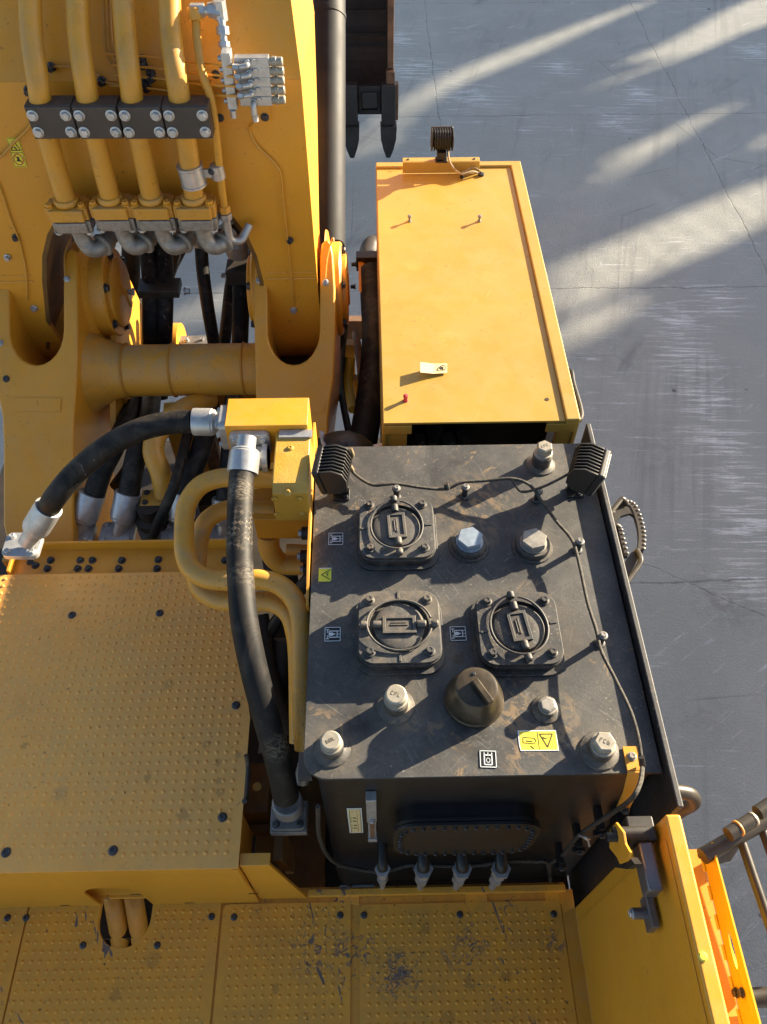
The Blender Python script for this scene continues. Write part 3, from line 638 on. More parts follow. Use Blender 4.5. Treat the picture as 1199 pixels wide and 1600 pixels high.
g.bar(LL(.66, .14, .003), LL(.66, .94, .003), .0012, NY)
g.done('level_label', [PALEF, WHITEI, INK, REDI], EX, label='pale yellow level label with marks beside the sight gauge', nosmooth=True)
q1, q2, q3 = FT(580, 1250, .03), FT(580, 1284, .03), FT(580, 1313, .03)
g = G(); w_ = .017
g.box((q1.x, yT-.017, (q1.z+q2.z)/2), (w_*2, .032, q1.z-q2.z)); g.box((q1.x, yT-.012, (q2.z+q3.z)/2), (w_*1.7, .022, q2.z-q3.z-.006)); g.box((q1.x, yT-.017, q3.z), (w_*2, .032, .03))
sg = g.done('sight_gauge', ZINC, EX, bevel=.002, label='narrow metal sight gauge on the front wall of the tank')
g = G(); g.box((q1.x, yT-.0255, (q2.z+q3.z)/2), (w_*.9, .004, q2.z-q3.z-.035)); g.done('glass_tube', RUST, sg)
bolt(sg, (q1.x, yT-.034, q2.z+.03), NY, .010, .01, 's')
for px in (598, 662, 723, 784):
    top_ = C(px, 1356, 3.05)+UPZ*.03; s_ = 1.0 if px < 610 else 1.25; g = G()
    g.lathe([(.012*s_, 0), (.012*s_, .2)], top_-UPZ*.45, UPZ, 12); g.lathe([(.022*s_, 0), (.022*s_, .07)], top_-UPZ*.24, UPZ, 6); g.lathe([(.018*s_, 0), (.018*s_, .04)], top_-UPZ*.17, UPZ, 14)
    g.lathe([(.024*s_, 0), (.024*s_, .07), (.031*s_, .072), (.031*s_, .088)], top_-UPZ*.13, UPZ, 6)
    f = g.done('pipe_fitting', ZINC, EX); g = G(); g.tube([top_-UPZ*.045, top_-UPZ*.02+V((0, .02, 0)), V((top_.x, yT+.02, top_.z))], .020*s_, 14); g.done('elbow', BLACK, f)
g = G(); g.tube([FT(497, 1260, .05), FT(500, 1310, .05), FT(520, 1345, .05), FT(560, 1358, .05), FT(600, 1362, .06), FT(640, 1352, .05), FT(690, 1353, .05), FT(745, 1352, .05), FT(790, 1346, .05), FT(835, 1346, .05), FT(856, 1350, .05), FT(860, 1385, .04)], .008, 8)
har = g.done('wiring_harness', CABLE, EX, label='dark wiring harness low on the tank front')
g = G(); g.tube([FT(858, 1350, .05), FT(880, 1335, .05), FT(905, 1305, .07), FT(950, 1275, .10), FT(985, 1250, .12), FT(1000, 1225, .08), FT(1004, 1200, .02)], .0075, 8); g.done('branch', CABLE, har)
for px, py in ((530, 1350), (655, 1350), (760, 1350)):
    bolt(har, FT(px, py, .02), NY, .012, .012, 'k', 'clip')
g = G(); g.tube([FT(905, 1305, .08), FT(918, 1312, .1), FT(921, 1322, .1)], .004, 6); g.tube([FT(905, 1305, .08), FT(915, 1308, .1), FT(922, 1311, .1)], .004, 6); g.done('cable_tie', ZINC, har)
for i, (px, py) in enumerate(((933, 1262), (900, 1290), (872, 1318))):
    g = G(); q = FT(px, py); g.box(q+V((0, -.04, 0)), (.02, .08, .05)); g.box(q+V((0, -.08, -.02)), (.045, .02, .02)); f = g.done('harness_bracket', BLACK, EX, bevel=.002); bolt(f, q+V((.0, -.09, .0)), NY, .01, .012, 'k')
e0 = C(540, 1384, 3.28)
g = G(); g.tube([e0+V((.022*math.cos(a), -.004, .022*math.sin(a))) for a in [i*2*PI/16 for i in range(17)]], .006, 8, sm=False); g.cyl(e0+V((.02, 0, 0)), e0+V((.12, 0, 0)), .008, 10); g.cyl(e0, e0-UPZ*.1, .008, 8)
g.done('drain_eye', BOLTK, EX)

# ---- air reservoir behind the tank (dark dome) and yellow edge plate
d_ = C(535, 716, 3.62); g = G(); g.lathe([(.155, -.5), (.158, .0), (.155, .02), (.12, .05), (.06, .066), (.03, .068), (.028, .10), (.018, .105)], d_, UPZ, 36); g.done('reservoir', BLACK, EX, label='round black reservoir behind the tank')
bp = d_+V((.17, .07, .0)); g = G(); g.box(bp, (.09, .018, .02), Matrix.Rotation(.3, 3, 'Z')); g.done('clamp', ZINC, EX)
ep = [(-.012, yF+.52, 2.9), (-.012, yB+.11, 2.9)]
xe = xl-.016
g = G(); g.prism([V((xe, yB+.11, T+.03)), V((xe, yB+.11, 2.7)), V((xe, yF+.70, 2.7)), V((xe, yF+.62, T-.02)), V((xe, yF+.80, T+.03))], (.010, 0, 0)); g.done('edge_plate', Y_PAINT, EX, bevel=.001, label='thin yellow upright plate along the left edge of the tank')
g = G(); z_ = FX(500, 680, xe+.012)
g.prism([z_+V((.0, 0, 0)), z_+V((.02, .0, -.01)), z_+V((.012, -.02, -.03)), z_+V((.035, -.06, -.05)), z_+V((.03, -.065, -.05)), z_+V((.004, -.02, -.03))], (0, .01, .02)); g.done('clip', ZINC, EX)

# ---- yellow engine cover (the long box)
zb = 3.42
A0, A1, A2, A3 = H(588, 251, zb), H(815, 251, zb), H(906, 655, zb), H(597, 655, zb)
x0, x1, y0, y1 = (A0.x+A3.x)/2, (A1.x+A2.x)/2, A2.y, A1.y
g = G(); t_ = .05
lid = [V((x0+.004, y0+.004, zb-.022)), V((x1-t_-.012, y0+.004, zb-.022)), V((x1-t_-.012, y1-t_, zb-.022)), V((x0+.004, y1-t_, zb-.022))]
g.prism(lid, (0, 0, .010))
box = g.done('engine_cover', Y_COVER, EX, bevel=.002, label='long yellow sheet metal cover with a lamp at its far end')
g = G()
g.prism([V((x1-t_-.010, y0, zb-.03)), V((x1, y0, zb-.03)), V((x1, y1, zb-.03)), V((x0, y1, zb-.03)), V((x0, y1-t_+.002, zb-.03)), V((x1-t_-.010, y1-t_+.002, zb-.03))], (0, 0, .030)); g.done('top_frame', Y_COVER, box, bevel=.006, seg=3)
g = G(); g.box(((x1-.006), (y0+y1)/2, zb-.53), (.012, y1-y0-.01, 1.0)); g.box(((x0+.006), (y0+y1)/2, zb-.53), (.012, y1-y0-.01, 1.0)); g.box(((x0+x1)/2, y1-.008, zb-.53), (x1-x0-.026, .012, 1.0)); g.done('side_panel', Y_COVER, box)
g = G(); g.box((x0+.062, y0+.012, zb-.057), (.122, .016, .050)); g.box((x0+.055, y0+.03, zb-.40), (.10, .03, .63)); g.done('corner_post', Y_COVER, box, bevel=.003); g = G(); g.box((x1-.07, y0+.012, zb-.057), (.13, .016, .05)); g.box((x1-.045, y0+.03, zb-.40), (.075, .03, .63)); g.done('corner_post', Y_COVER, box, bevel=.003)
g = G(); g.box(((x0+x1)/2, y0+.25, zb-.5), (x1-x0-.1, .02, .9)); g.done('inner_panel', DARK, box)
for px, py, k in ((678, 676, .055), (722, 684, .04), (655, 690, .035), (700, 690, .045)):
    q = C(px, py, 3.6); g = G(); g.lathe([(k, -.2), (k, 0), (k*.7, .02), (k*.7, .04)], q, (0, -.3, 1), 18); g.done('filter', BLACKP, box)
g = G(); lb = H(688, 249, zb+.02); bx0, bx1 = H(629, 262, zb).x, H(748, 262, zb).x
yb0 = H(690, 268, zb).y
g.prism([V((bx0, yb0, zb-.009)), V((bx1, yb0, zb-.009)), V((bx1, yb0, zb+.055)), V((bx0, yb0, zb+.055))], (0, .006, 0)); g.prism([V((bx0, yb0+.006, zb+.05)), V((bx1, yb0+.006, zb+.05)), V((bx1, yb0+.05, zb+.05)), V((bx0, yb0+.05, zb+.05))], (0, 0, .006))
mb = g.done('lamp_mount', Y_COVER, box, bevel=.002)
for dx in (.03, (bx1-bx0)-.03): bolt(mb, (bx0+dx, yb0+.028, zb+.0562), UPZ, .007, .004, 'r', 'screw')
lamp((H(690, 215, zb+.15).x, yb0+.03, zb+.165), (0, 1, 0), .05, 'black finned work lamp on the far end of the yellow cover', .78, post=.109)
zz = zb+.002
g = G(); g.tube([H(700, 228, zb+.12), H(702, 250, zb+.07), H(710, 264, zb+.03), H(722, 272, zb+.02), H(738, 268, zb+.02), H(752, 272, zb-.01)], .006, 8); g.tube([H(722, 270, zb+.02), H(740, 262, zb+.03), H(754, 270, zb+.0)], .004, 6); g.done('lamp_wire', TANWIRE, EX, label='tan wire lead of the lamp on the yellow cover')
g = G(); q = H(752, 274, zb-.012); g.lathe([(.017, 0), (.017, .012), (.011, .014)], q, UPZ, 16); q = H(722, 278, zb-.012); g.lathe([(.012, 0), (.012, .03), (.008, .032)], q, UPZ, 14); g.done('grommet', BLACKP, box)
for px, py in ((640, 346), (749, 346)):
    q = H(px, py, zb-.012); g = G(); g.lathe([(.010, 0), (.010, .006), (.006, .008), (.006, .024), (.010, .026), (.011, .034), (.005, .036)], q, UPZ, 12); g.done('stud', STEEL, box)
q = H(634, 626, zb-.012); g = G(); g.lathe([(.012, 0), (.008, .012), (.010, .02), (.011, .03), (.004, .033)], q, UPZ, 12); g.done('stud', REDP, box, label='small red cap')
q = H(855, 624, zb-.012); g = G(); g.lathe([(.009, 0), (.009, .0015)], q, UPZ, 16); g.done('vent_hole', INK, box)
q = H(619, 262, zb-.0); g = G(); g.lathe([(.006, 0), (.006, .0015)], q, UPZ, 12); g.done('vent_hole', INK, box)
# side grab bar and pipes by the cover
g = G(); hx = x1+.045; g.tube([V((x1-.01, H(895, 580, zb-.1).y, zb-.12)), V((hx, H(897, 580, zb-.12).y, zb-.12)), V((hx, H(903, 600, zb-.12).y, zb-.12)), V((hx+.002, H(908, 650, zb-.12).y, zb-.12)), V((x1-.01, H(908, 660, zb-.12).y, zb-.12))], .013, 10); g.done('grab_bar', RUBBER, EX, label='thin black grab bar on the right side of the yellow cover')
# big rubber pipe left of the cover
pp = [C(598, 385, 5.05), C(580, 385, 5.0), C(575, 400, 4.9)]
g = G(); g.tube([C(606, 381, 5.1), C(592, 381, 5.1), C(580, 386, 5.05), C(576, 400, 4.98), C(577, 415, 4.9)], .062, 18); g.done('pipe_elbow', BROWN, EX, label='brown pipe elbow beside the yellow cover')
g = G(); g.tube([C(580, 425, 4.85), C(583, 470, 4.7), C(586, 520, 4.5), C(584, 570, 4.35), C(577, 630, 4.15), C(566, 700, 4.0)], .074, 20); g.done('rubber_pipe', RUBBER, EX, label='thick black rubber pipe between boom bracket and yellow cover')
g = G(); g.box(C(577, 408, 4.88), (.16, .07, .10)); f = g.done('pipe_clamp', BROWN, EX, bevel=.004)
g = G(); g.prism([C(560, 404, 4.86), C(566, 404, 4.86), C(567, 458, 4.7), C(561, 455, 4.7)], (.03, 0, -.02)); g.done('strap', Y_PAINT, f)
for px, py in ((557, 413), (556, 448)): bolt(f, C(px, py, 4.8), (-1, 0, 0), .013, .03, 'k')

# ---- tag lying on the cover (a loose thing)
tg = empty('paper_tag', H(678, 575, zb-.012), 'small tan paper tag wired to the top of the long yellow cover', 'tag')
P0 = H(657, 566, zb+.02); P1 = H(699, 568, zb-.006); P2 = H(699, 583, zb-.006); P3 = H(657, 582, zb+.02)
g = G(); mid_ = [(P0+P1)/2-UPZ*.006, (P3+P2)/2-UPZ*.006]
g.prism([P0, mid_[0], mid_[1], P3], (0, 0, .0012)); g.prism([mid_[0], P1, P2, mid_[1]], (0, 0, .0012)); g.done('card', PAPER, tg, nosmooth=True)
q = H(691, 576, zb-.004); g = G(); g.tube([q+V((.014*math.cos(a), .012*math.sin(a), .006+.003*math.sin(2*a))) for a in [i*2*PI/20 for i in range(26)]], .0018, 6, sm=False); g.lathe([(.006, 0), (.006, .012)], q-UPZ*.006, UPZ, 10); g.done('wire_loop', BROWN, tg)

# ================================================================== tread platform, fascia, walkway
ZP, ZW = 2.78, 2.18
def tread(name, poly, z, th, sp, mat, skips=(), holes=(), margin=.02, dot=.0088, ph=.0052, off=(0, 0), label=None, parent=EX):
    g = G(); poly = [V((p.x, p.y, z-th)) for p in poly]; g.prism(poly, (0, 0, th), holes=[[V((p.x, p.y, z-th)) for p in h] for h in holes])
    xs = [p.x for p in poly]; ys = [p.y for p in poly]; i0 = int(min(xs)/sp)-1; i1 = int(max(xs)/sp)+1
    for i in range(i0, i1+1):
        for j in range(int(min(ys)/sp)-1, int(max(ys)/sp)+2):
            p = V((i*sp+off[0], j*sp+off[1], z))
            if p.y < .12 or p.x < -2.3 or not inside(p, poly) or edge_dist(p, poly) < margin: continue
            if any((p.xy-s[0].xy).length < s[1] for s in skips): continue
            if any(inside(p, h) or edge_dist(p, h) < .014 for h in holes): continue
            o = len(g.v); n = 8
            for r, h in ((dot, 0.0), (dot*.78, ph*.75), (dot*.35, ph)):
                for k in range(n): a = 2*PI*k/n; g.v.append(p+V((r*math.cos(a), r*math.sin(a), h)))
            for L_ in (0, n):
                for k in range(n): g.face([o+L_+k, o+L_+(k+1) % n, o+L_+n+(k+1) % n, o+L_+n+k])
            g.face([o+2*n+k for k in range(n)])
    return g.done(name, mat, parent, ang=50, label=label)
yPf = H(200, 1360, ZP).y; yPb = H(200, 895, ZP).y
plat_poly = [V((-2.6, yPf, ZP)), V((H(372, 1360, ZP).x, yPf, ZP)), H(391, 1120, ZP), H(372, 1000, ZP), V((H(366, 895, ZP).x, yPb, ZP)), V((-2.6, yPb, ZP))]
pb = [(113, 961), (250, 958), (369, 1102), (348, 1277), (177, 1329), (10, 1332)]
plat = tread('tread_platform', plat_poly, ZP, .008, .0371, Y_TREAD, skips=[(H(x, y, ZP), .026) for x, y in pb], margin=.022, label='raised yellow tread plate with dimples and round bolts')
for x, y in pb: bolt(plat, H(x, y, ZP), UPZ, .0145, .010, 'r')
# fascia below its front edge
xR = H(372, 1360, ZP).x
hc = FY(198, 1400, yPf)
g = G(); zlo = ZW+.004
hole = []
cx = FY(205, 1390, yPf).x; w2 = .085
cx = H(197, 1430, ZW).x
arch = [V((cx+.108, yPf, zlo))]+[V((cx+.108*math.cos(a)*1.0, yPf, zlo+.22+.11*math.sin(a))) for a in [i*PI/10 for i in range(11)]]+[V((cx-.108, yPf, zlo))]
out = [V((-2.6, yPf, zlo)), V((-2.6, yPf, ZP-.010))][::1]
poly = [V((-2.6, yPf, ZP-.010)), V((-2.6, yPf, zlo))] + arch[::-1] + [V((xR, yPf, zlo)), V((xR, yPf, ZP-.010))]
g.prism(poly, (0, .008, 0)); fas = g.done('fascia', Y_PAINT, plat, label='upright yellow plate between the two tread levels')
for px, py in ((113, 1422), (304, 1419), (212, 1397), (397, 1396)):
    q = FY(px, py, yPf); q.z = max(q.z, zlo+.02); g = G(); g.box((q.x, yPf-.0008, q.z), (.040, .0016, .007)); g.done('slot', INK, fas)
g = G(); p_ = xR
g.prism([V((p_+.002, yPf+.012, ZP-.03)), V((p_+.11, yPf+.012, ZP-.03)), V((p_+.20, yPf+.012, zlo)), V((p_+.002, yPf+.012, zlo))], (0, .012, 0)); g.prism([V((p_+.0, yPf+.012, ZP-.028)), V((p_+.11, yPf+.012, ZP-.028)), V((p_+.11, yPf+.055, ZP-.028)), V((p_, yPf+.055, ZP-.028))], (0, 0, .008))
g.done('end_plate', Y_PAINT, plat, bevel=.002)
# walkway plates
yWb = H(500, 1410, ZW).y; yW0 = -.55
xs1 = H(34, 1375, ZW).x; 
def col(px, py): return H(px, py, ZW).x
sx = [-2.8, col(45, 1420), col(347, 1420), col(548, 1500), col(562, 1500), col(888, 1500)]
hx_, hy_ = H(196, 1432, ZW).x, H(196, 1445, ZW).y
hole = [V((hx_+.108*math.cos(a), yPf-.006-.125+.115*math.sin(a)*1.0, ZW)) for a in [PI+i*PI/14 for i in range(15)]]
hole = [V((hx_-.108, yPf+.030, ZW))]+[V((p.x, p.y, ZW)) for p in [V((hx_+.108*math.cos(a), yPf-.05+.11*math.sin(a), 0)) for a in [PI+i*PI/14 for i in range(15)]]]+[V((hx_+.108, yPf+.030, ZW))]
wb = [[(12, 1434)], [(41, 1434), (331, 1432), (130, 1477), (246, 1477)], [(366, 1433), (532, 1430)], [(569, 1430), (719, 1429), (866, 1428)]]
spans = [(sx[0], sx[1]-.004), (sx[1]+.004, sx[2]-.005), (sx[2]+.005, sx[3]), (sx[4], sx[5])]
lbls = ['far left yellow walkway plate with dimples', 'yellow walkway plate with the round pipe cutout', 'scratched yellow walkway plate left of the gap', 'chipped yellow walkway plate right of the gap']
for i, (a, b) in enumerate(spans):
    r = .02; yb = yWb - (.012 if i == 3 else 0)
    if i < 2: yb = yPf+.15
    poly = [V((a, yW0, ZW)), V((b, yW0, ZW)), V((b, yb-r, ZW)), V((b-r*.3, yb-r*.3, ZW)), V((b-r, yb, ZW)), V((a+r, yb, ZW)), V((a+r*.3, yb-r*.3, ZW)), V((a, yb-r, ZW))]
    pl = tread('walkway_plate', poly, ZW, .006, .0345, Y_WALK, skips=[(H(x, y, ZW), .024) for x, y in wb[i]], holes=[hole] if i == 1 else (), margin=.020, dot=.0078, ph=.0038, off=(.006*i, .005), label=lbls[i])
    for x, y in wb[i]: bolt(pl, H(x, y, ZW), UPZ, .0115, .008, 'r')
g = G(); g.box((0, yW0/2+.0, ZW-.05), (.02, .02, .02)) if False else None
g.prism([V((-2.8, yW0, ZW-.022)), V((sx[5]+.03, yW0, ZW-.022)), V((sx[5]+.03, yWb+.06, ZW-.022)), V((-2.8, yWb+.06, ZW-.022))], (0, 0, .012), holes=[[V((p.x, p.y, ZW-.022)) for p in hole]]); g.done('walkway_frame', Y_WALK, EX)
g = G(); lipa, lipb = H(482, 1398, ZW+.01), H(884, 1398, ZW+.01)
g.box(((lipa.x+lipb.x)/2, lipa.y+.004, ZW+.012), (lipb.x-lipa.x, .026, .030)); 
for px in (545, 745, 870): g.box((H(px, 1405, ZW).x, H(px, 1405, ZW).y+.01, ZW-.006), (.09, .06, .01))
g.done('walkway_lip', Y_WALK, EX, bevel=.002)
g = G(); g.box((hx_, yPf+.045, (ZP+ZW)/2-.01), (.40, .01, ZP-ZW-.03)); g.done('backing_plate', Y_PAINT, plat)
# two pipes in the cutout
for i, px in enumerate((180, 212)):
    g = G(); g.tube([C(px-8, 1375, 3.62), C(px, 1420, 3.62), C(px+8, 1470, 3.72), C(px+12, 1520, 3.9)], .043, 18); g.done('yellow_pipe', Y_DUSTY, EX, label=None)
# upright panel at the right
xP = sx[5]+.016; zPt = 3.5
yPb2 = FX(895, 1397, xP).y; yPb2 = H(1040, 1272, zPt).y
xPt = H(1038, 1268, zPt).x; xPt2 = H(1064, 1272, zPt).x
g = G(); pn = [V((xPt, -.6, zPt)), V((xPt, yPb2, zPt)), V((xPt, yPb2, ZW+.0)), V((xPt, -.6, ZW))]
g.prism(pn, (xPt2-xPt, 0, 0)); pan = g.done('upright_panel', Y_PAINT, EX, bevel=.008, seg=3, label='tall upright yellow door panel beside the walkway')
if xP < xPt: 
    g = G(); g.prism([V((sx[5]+.004, yW0, ZW-.004)), V((xPt+.001, yW0, ZW-.004)), V((xPt+.001, yWb+.03, ZW-.004)), V((sx[5]+.004, yWb+.03, ZW-.004))], (0, 0, .006)); g.done('edge_strip', Y_PAINT, EX)
g = G(); g.prism([V((xPt-.004, yPb2-.06, zPt-.03)), V((xPt-.004, yPb2-.06, ZW+.03)), V((xPt-.004, -.5, ZW+.03)), V((xPt-.004, -.5, zPt-.03))], (.0035, 0, 0)); g.done('inner_sheet', Y_PAINT, pan, bevel=.001)
q = H(1098, 1495, zPt); g = G(); g.lathe([(.011, 0), (.012, .003), (.009, .006), (.008, .007), (.003, .007)], q, UPZ, 20); g.done('yellow_cap', YELST, pan, label='small bright yellow plastic cap')
# latch hardware on the panel
def PXp(px, py, d=0.0): return FX(px, py, xPt-.006-d)
la, lb_ = PXp(992, 1318, .06), PXp(1010, 1400, .06)
latch_dir = V((0, lb_.y-la.y, lb_.z-la.z)); 
g = G(); n_ = latch_dir.normalized(); sd_ = V((1, 0, 0)).cross(n_); Rl = Matrix(((1, 0, 0), (0, sd_.y, n_.y), (0, sd_.z, n_.z)))
mid = (la+lb_)/2; mid.x = xPt-.045
g.box(mid, (.045, .075, latch_dir.length*.95), Rl); lt = g.done('door_latch', GREYBOX, EX, bevel=.010, seg=3, label='grey steel latch box on the upright panel')
g = G(); q = la.copy(); q.x = xPt-.05; g.box(q-n_*.03, (.08, .09, .07), Rl); g.done('latch_head', BLACKP, lt, bevel=.006)
q = PXp(1009, 1398, .02)
g = G(); g.box(q+n_*.05, (.022, .07, .09), Rl); g.cyl(q+n_*.05+V((-.05, 0, 0)), q+n_*.05, .016, 12); g.done('catch', GREYBOX, lt, bevel=.003)
bolt(lt, q+n_*.05+V((-.05, 0, 0)), (-1, 0, 0), .012, .01, 's')
g = G(); hk = [(953, 1295), (962, 1285), (973, 1300), (976, 1318), (984, 1332), (980, 1345), (968, 1350), (964, 1340), (952, 1325)]
xk = xPt-.13
g.prism([FX(x, y, xk) for x, y in hk], (.008, 0, 0)); g.done('hook_plate', Y_PAINT, EX, bevel=.002, label='small yellow hook plate by the latch')
g = G(); g.prism([FX(x, y, xk+.01) for x, y in ((952, 1354), (966, 1343), (985, 1340), (992, 1350), (980, 1358))], (.02, 0, 0)); g.done('stop', BLACKP, EX)
g = G(); q = FX(957, 1302, xk-.01); g.cyl(q, q+V((.10, 0, 0)), .018, 14); q2 = FX(948, 1308, xk-.03); g.cyl(q2, q2+V((.05, 0, 0)), .014, 12); g.done('hinge_rod', BLACKP, EX)
g = G(); q = C(985, 1285, 2.75); g.box(q, (.12, .05, .10)); g.done('gas_strut_mount', BLACK, EX, bevel=.005)

# orange folded plate and deck edge outside the panel
g = G(); O = [H(1097, 1333, 2.92), H(1112, 1316, 3.02), H(1187, 1600, 3.02), H(1160, 1600, 2.92)]
ex_ = (O[2]-O[1]); O[2] = O[1]+ex_*1.6; O[3] = O[0]+(O[3]-O[0])*1.6
sl = []
slc = hit(1145, 1484, O[0], (O[1]-O[0]).cross(O[3]-O[0]).normalized()); u_ = (O[3]-O[0]).normalized(); v_ = (O[1]-O[0]).normalized()
for a in range(16): t = 2*PI*a/16; sl.append(slc+u_*(.055*math.cos(t))+v_*(.014*math.sin(t)))
nrm = (O[1]-O[0]).cross(O[3]-O[0]).normalized(); nrm = nrm if nrm.z > 0 else -nrm
g.prism([O[0], O[1], O[2], O[3]], -nrm*.006, holes=[sl]); og = g.done('hinged_flap', Y_ORANGE, EX, label='long orange flap plate with a slot outside the upright panel')
g = G(); K = [V((xPt2+.002, O[0].y+.02, 2.88)), V((O[0].x+.01, O[0].y+.02, 2.88)), V((O[3].x+.01, O[3].y, 2.88)), V((xPt2+.002, O[3].y, 2.88))]
g.prism(K, (0, 0, .01)); g.done('outer_deck', Y_PAINT, EX, label='narrow yellow deck strip outside the upright panel')
g = G(); hp_ = []
for k in range(9):
    a = O[0].lerp(O[3], k/9+.02); b = O[0].lerp(O[3], k/9+.075); g = G(); g.tube([a+nrm*.004, b+nrm*.004], .005, 8, sm=False); g.done('hinge_knuckle', Y_ORANGE, og)
for px, py in ((1097, 1336), (1105, 1328), (1151, 1551), (1160, 1551)):
    bolt(og, hit(px, py, O[0]+nrm*.001, nrm), nrm, .012, .012, 'k')
# handrail at the right
zr = 3.0
hr = empty_dummy = None
g = G(); r0, r1 = H(1098, 1338, 3.0), H(1290, 1228, 3.0); g.tube([r0, r1], .027, 16, sm=False); rail_o = g.done('handrail', BROWN, EX, label='folded brown tubular handrail outside the walkway')
g = G(); g.tube([H(1138, 1304, 3.10), H(1175, 1281, 3.10)], .024, 14, sm=False); g.tube([H(1184, 1270, 3.10), H(1230, 1240, 3.10)], .024, 14, sm=False); g.done('pivot_sleeve', BROWN, rail_o)
g = G(); q = H(1175, 1281, 3.10); d = (H(1175, 1281, 3.10)-H(1138, 1304, 3.10)).normalized(); g.lathe([(.024, 0), (.026, .004), (.022, .012), (.008, .013)], q, d, 18); g.done('end_plug', CREAM, rail_o)
g = G(); q = H(1152, 1295, 3.10); g.lathe([(.026, 0), (.0275, .004), (.026, .008)], q, d, 18); g.done('collar', Y_DUSTY, rail_o)
for a, b in (((1160, 1318), (1225, 1510)), ((1192, 1297), (1260, 1480))):
    g = G(); p0, p1 = H(*a, 2.99), H(*b, 2.99); g.tube([p0, p1], .016, 14, sm=False); g.done('baluster', BROWN, rail_o)
g = G(); g.tube([H(1162, 1560, 2.95), H(1290, 1552, 2.95)], .028, 14, sm=False); g.done('lower_rail', BROWN, rail_o)
g = G(); g.prism([H(1118, 1340, 2.93), H(1160, 1318, 2.93), H(1142, 1345, 2.93), H(1124, 1350, 2.93)], (0, 0, -.01)); g.done('gusset', STEEL, rail_o)

# serrated step outside the side plate
zs = 2.35
def serr(path, z, wd, teeth, parent=None):
    pts = smooth([H(x, y, z) for x, y in path], 8); g = G(); nn = len(pts)
    L = []; R_ = []
    for i, p in enumerate(pts):
        t = (pts[min(i+1, nn-1)]-pts[max(i-1, 0)]).normalized(); q = V((-t.y, t.x, 0)); wv = wd(i/(nn-1)) if callable(wd) else wd
        L.append(p+q*wv*.15); R_.append(p-q*wv)
    for i in range(nn-1): g.prism([L[i], L[i+1], R_[i+1], R_[i]], (0, 0, -.03))
    g.cur = 1
    for k in range(teeth):
        f = (k+.5)/teeth*(nn-1); i = int(f); p = L[i].lerp(L[min(i+1, nn-1)], f-i)
        g.lathe([(.0075, -.012), (.0075, .003), (.004, .005)], p, UPZ, 8)
    return g
step = serr([(952, 812), (972, 786), (990, 787), (1001, 810), (1006, 835), (1005, 860)], zs, .026, 19).done('boarding_step', [BROWN, STEEL], EX, label='brown serrated boarding step outside the tank')
g = serr([(964, 820), (970, 825), (975, 845), (981, 868)], zs, .014, 9); g.done('inner_tread', [BROWN, STEEL], step)
g = G(); g.prism([H(x, y, zs-.004) for x, y in ((944, 822), (973, 789), (992, 790), (1000, 812), (985, 802), (970, 806), (962, 822), (948, 846))], (0, 0, -.02)); g.prism([H(x, y, zs-.004) for x, y in ((966, 892), (992, 856), (1004, 858), (996, 876), (976, 912))], (0, 0, -.02)); g.done('side_plate', BROWN, step)
g = G(); g.tube([H(944, 815, zs+.03), H(968, 784, zs+.03), H(974, 780, zs+.03), H(980, 788, zs)], .014, 10); g.done('hoop', BROWN, step); g = G(); g.tube([H(975, 916, zs+.02), H(998, 884, zs+.02), H(1001, 872, zs+.02), H(996, 860, zs)], .014, 10); g.done('hoop', BROWN, step)

# ================================================================== hoses, pipes and valve block
def hose(pts, r, name='hydraulic_hose', mat=RUBBER, label=None, seg=18):
    g = G(); g.tube([C(*p) for p in pts], r, seg, 8); return g.done(name, mat, EX, label=label)
def ferrule(parent, a, b, r):
    a, b = V(a), V(b); L = (b-a).length; g = G()
    g.lathe([(r*.9, 0), (r*1.22, .002), (r*1.24, .006), (r*1.24, L*.55), (r*1.15, L*.58), (r*1.15, L*.62), (r*.98, L*.66), (r*.8, L*.68), (r*.78, L)], a, b-a, 28)
    return g.done('ferrule', ZINC, parent, ang=30)
def sflange(parent, p, n, r, up=(0, 0, 1), m=ZINC, bk='s'):
    R = basis(n, up); g = G(); pts = []
    for sx_, sy_, a0 in ((1, -1, -PI/2), (1, 1, 0), (-1, 1, PI/2), (-1, -1, PI)):
        for i in range(5):
            t = a0+PI/2*i/4; pts.append(V(p)+R @ V((r*1.0*sx_+r*.55*math.cos(t), r*.75*sy_+r*.5*math.sin(t), 0)))
    g.prism(pts, V(n).normalized()*r*.55); f = g.done('flange', m, parent, bevel=.002)
    for sx_ in (-1, 1):
        for sy_ in (-1, 1): bolt(f, V(p)+R @ V((r*1.05*sx_, r*.8*sy_, r*.55)), n, r*.26, r*.28, bk)
    return f
# hose looping left to right
h1 = hose([(300, 659, 3.14), (262, 661, 3.14), (215, 673, 3.14), (165, 700, 3.16), (120, 737, 3.2), (90, 772, 3.22), (74, 797, 3.30)], .0465, label='thick black hose arching from the left corner to the yellow valve block')
ferrule(h1, C(302, 659, 3.14), C(356, 660, 3.14), .0445); ferrule(h1, C(77, 792, 3.29), C(42, 848, 3.40), .047); sflange(h1, C(38, 856, 3.46), (.06, .0, 1), .050, (0, 1, 0))
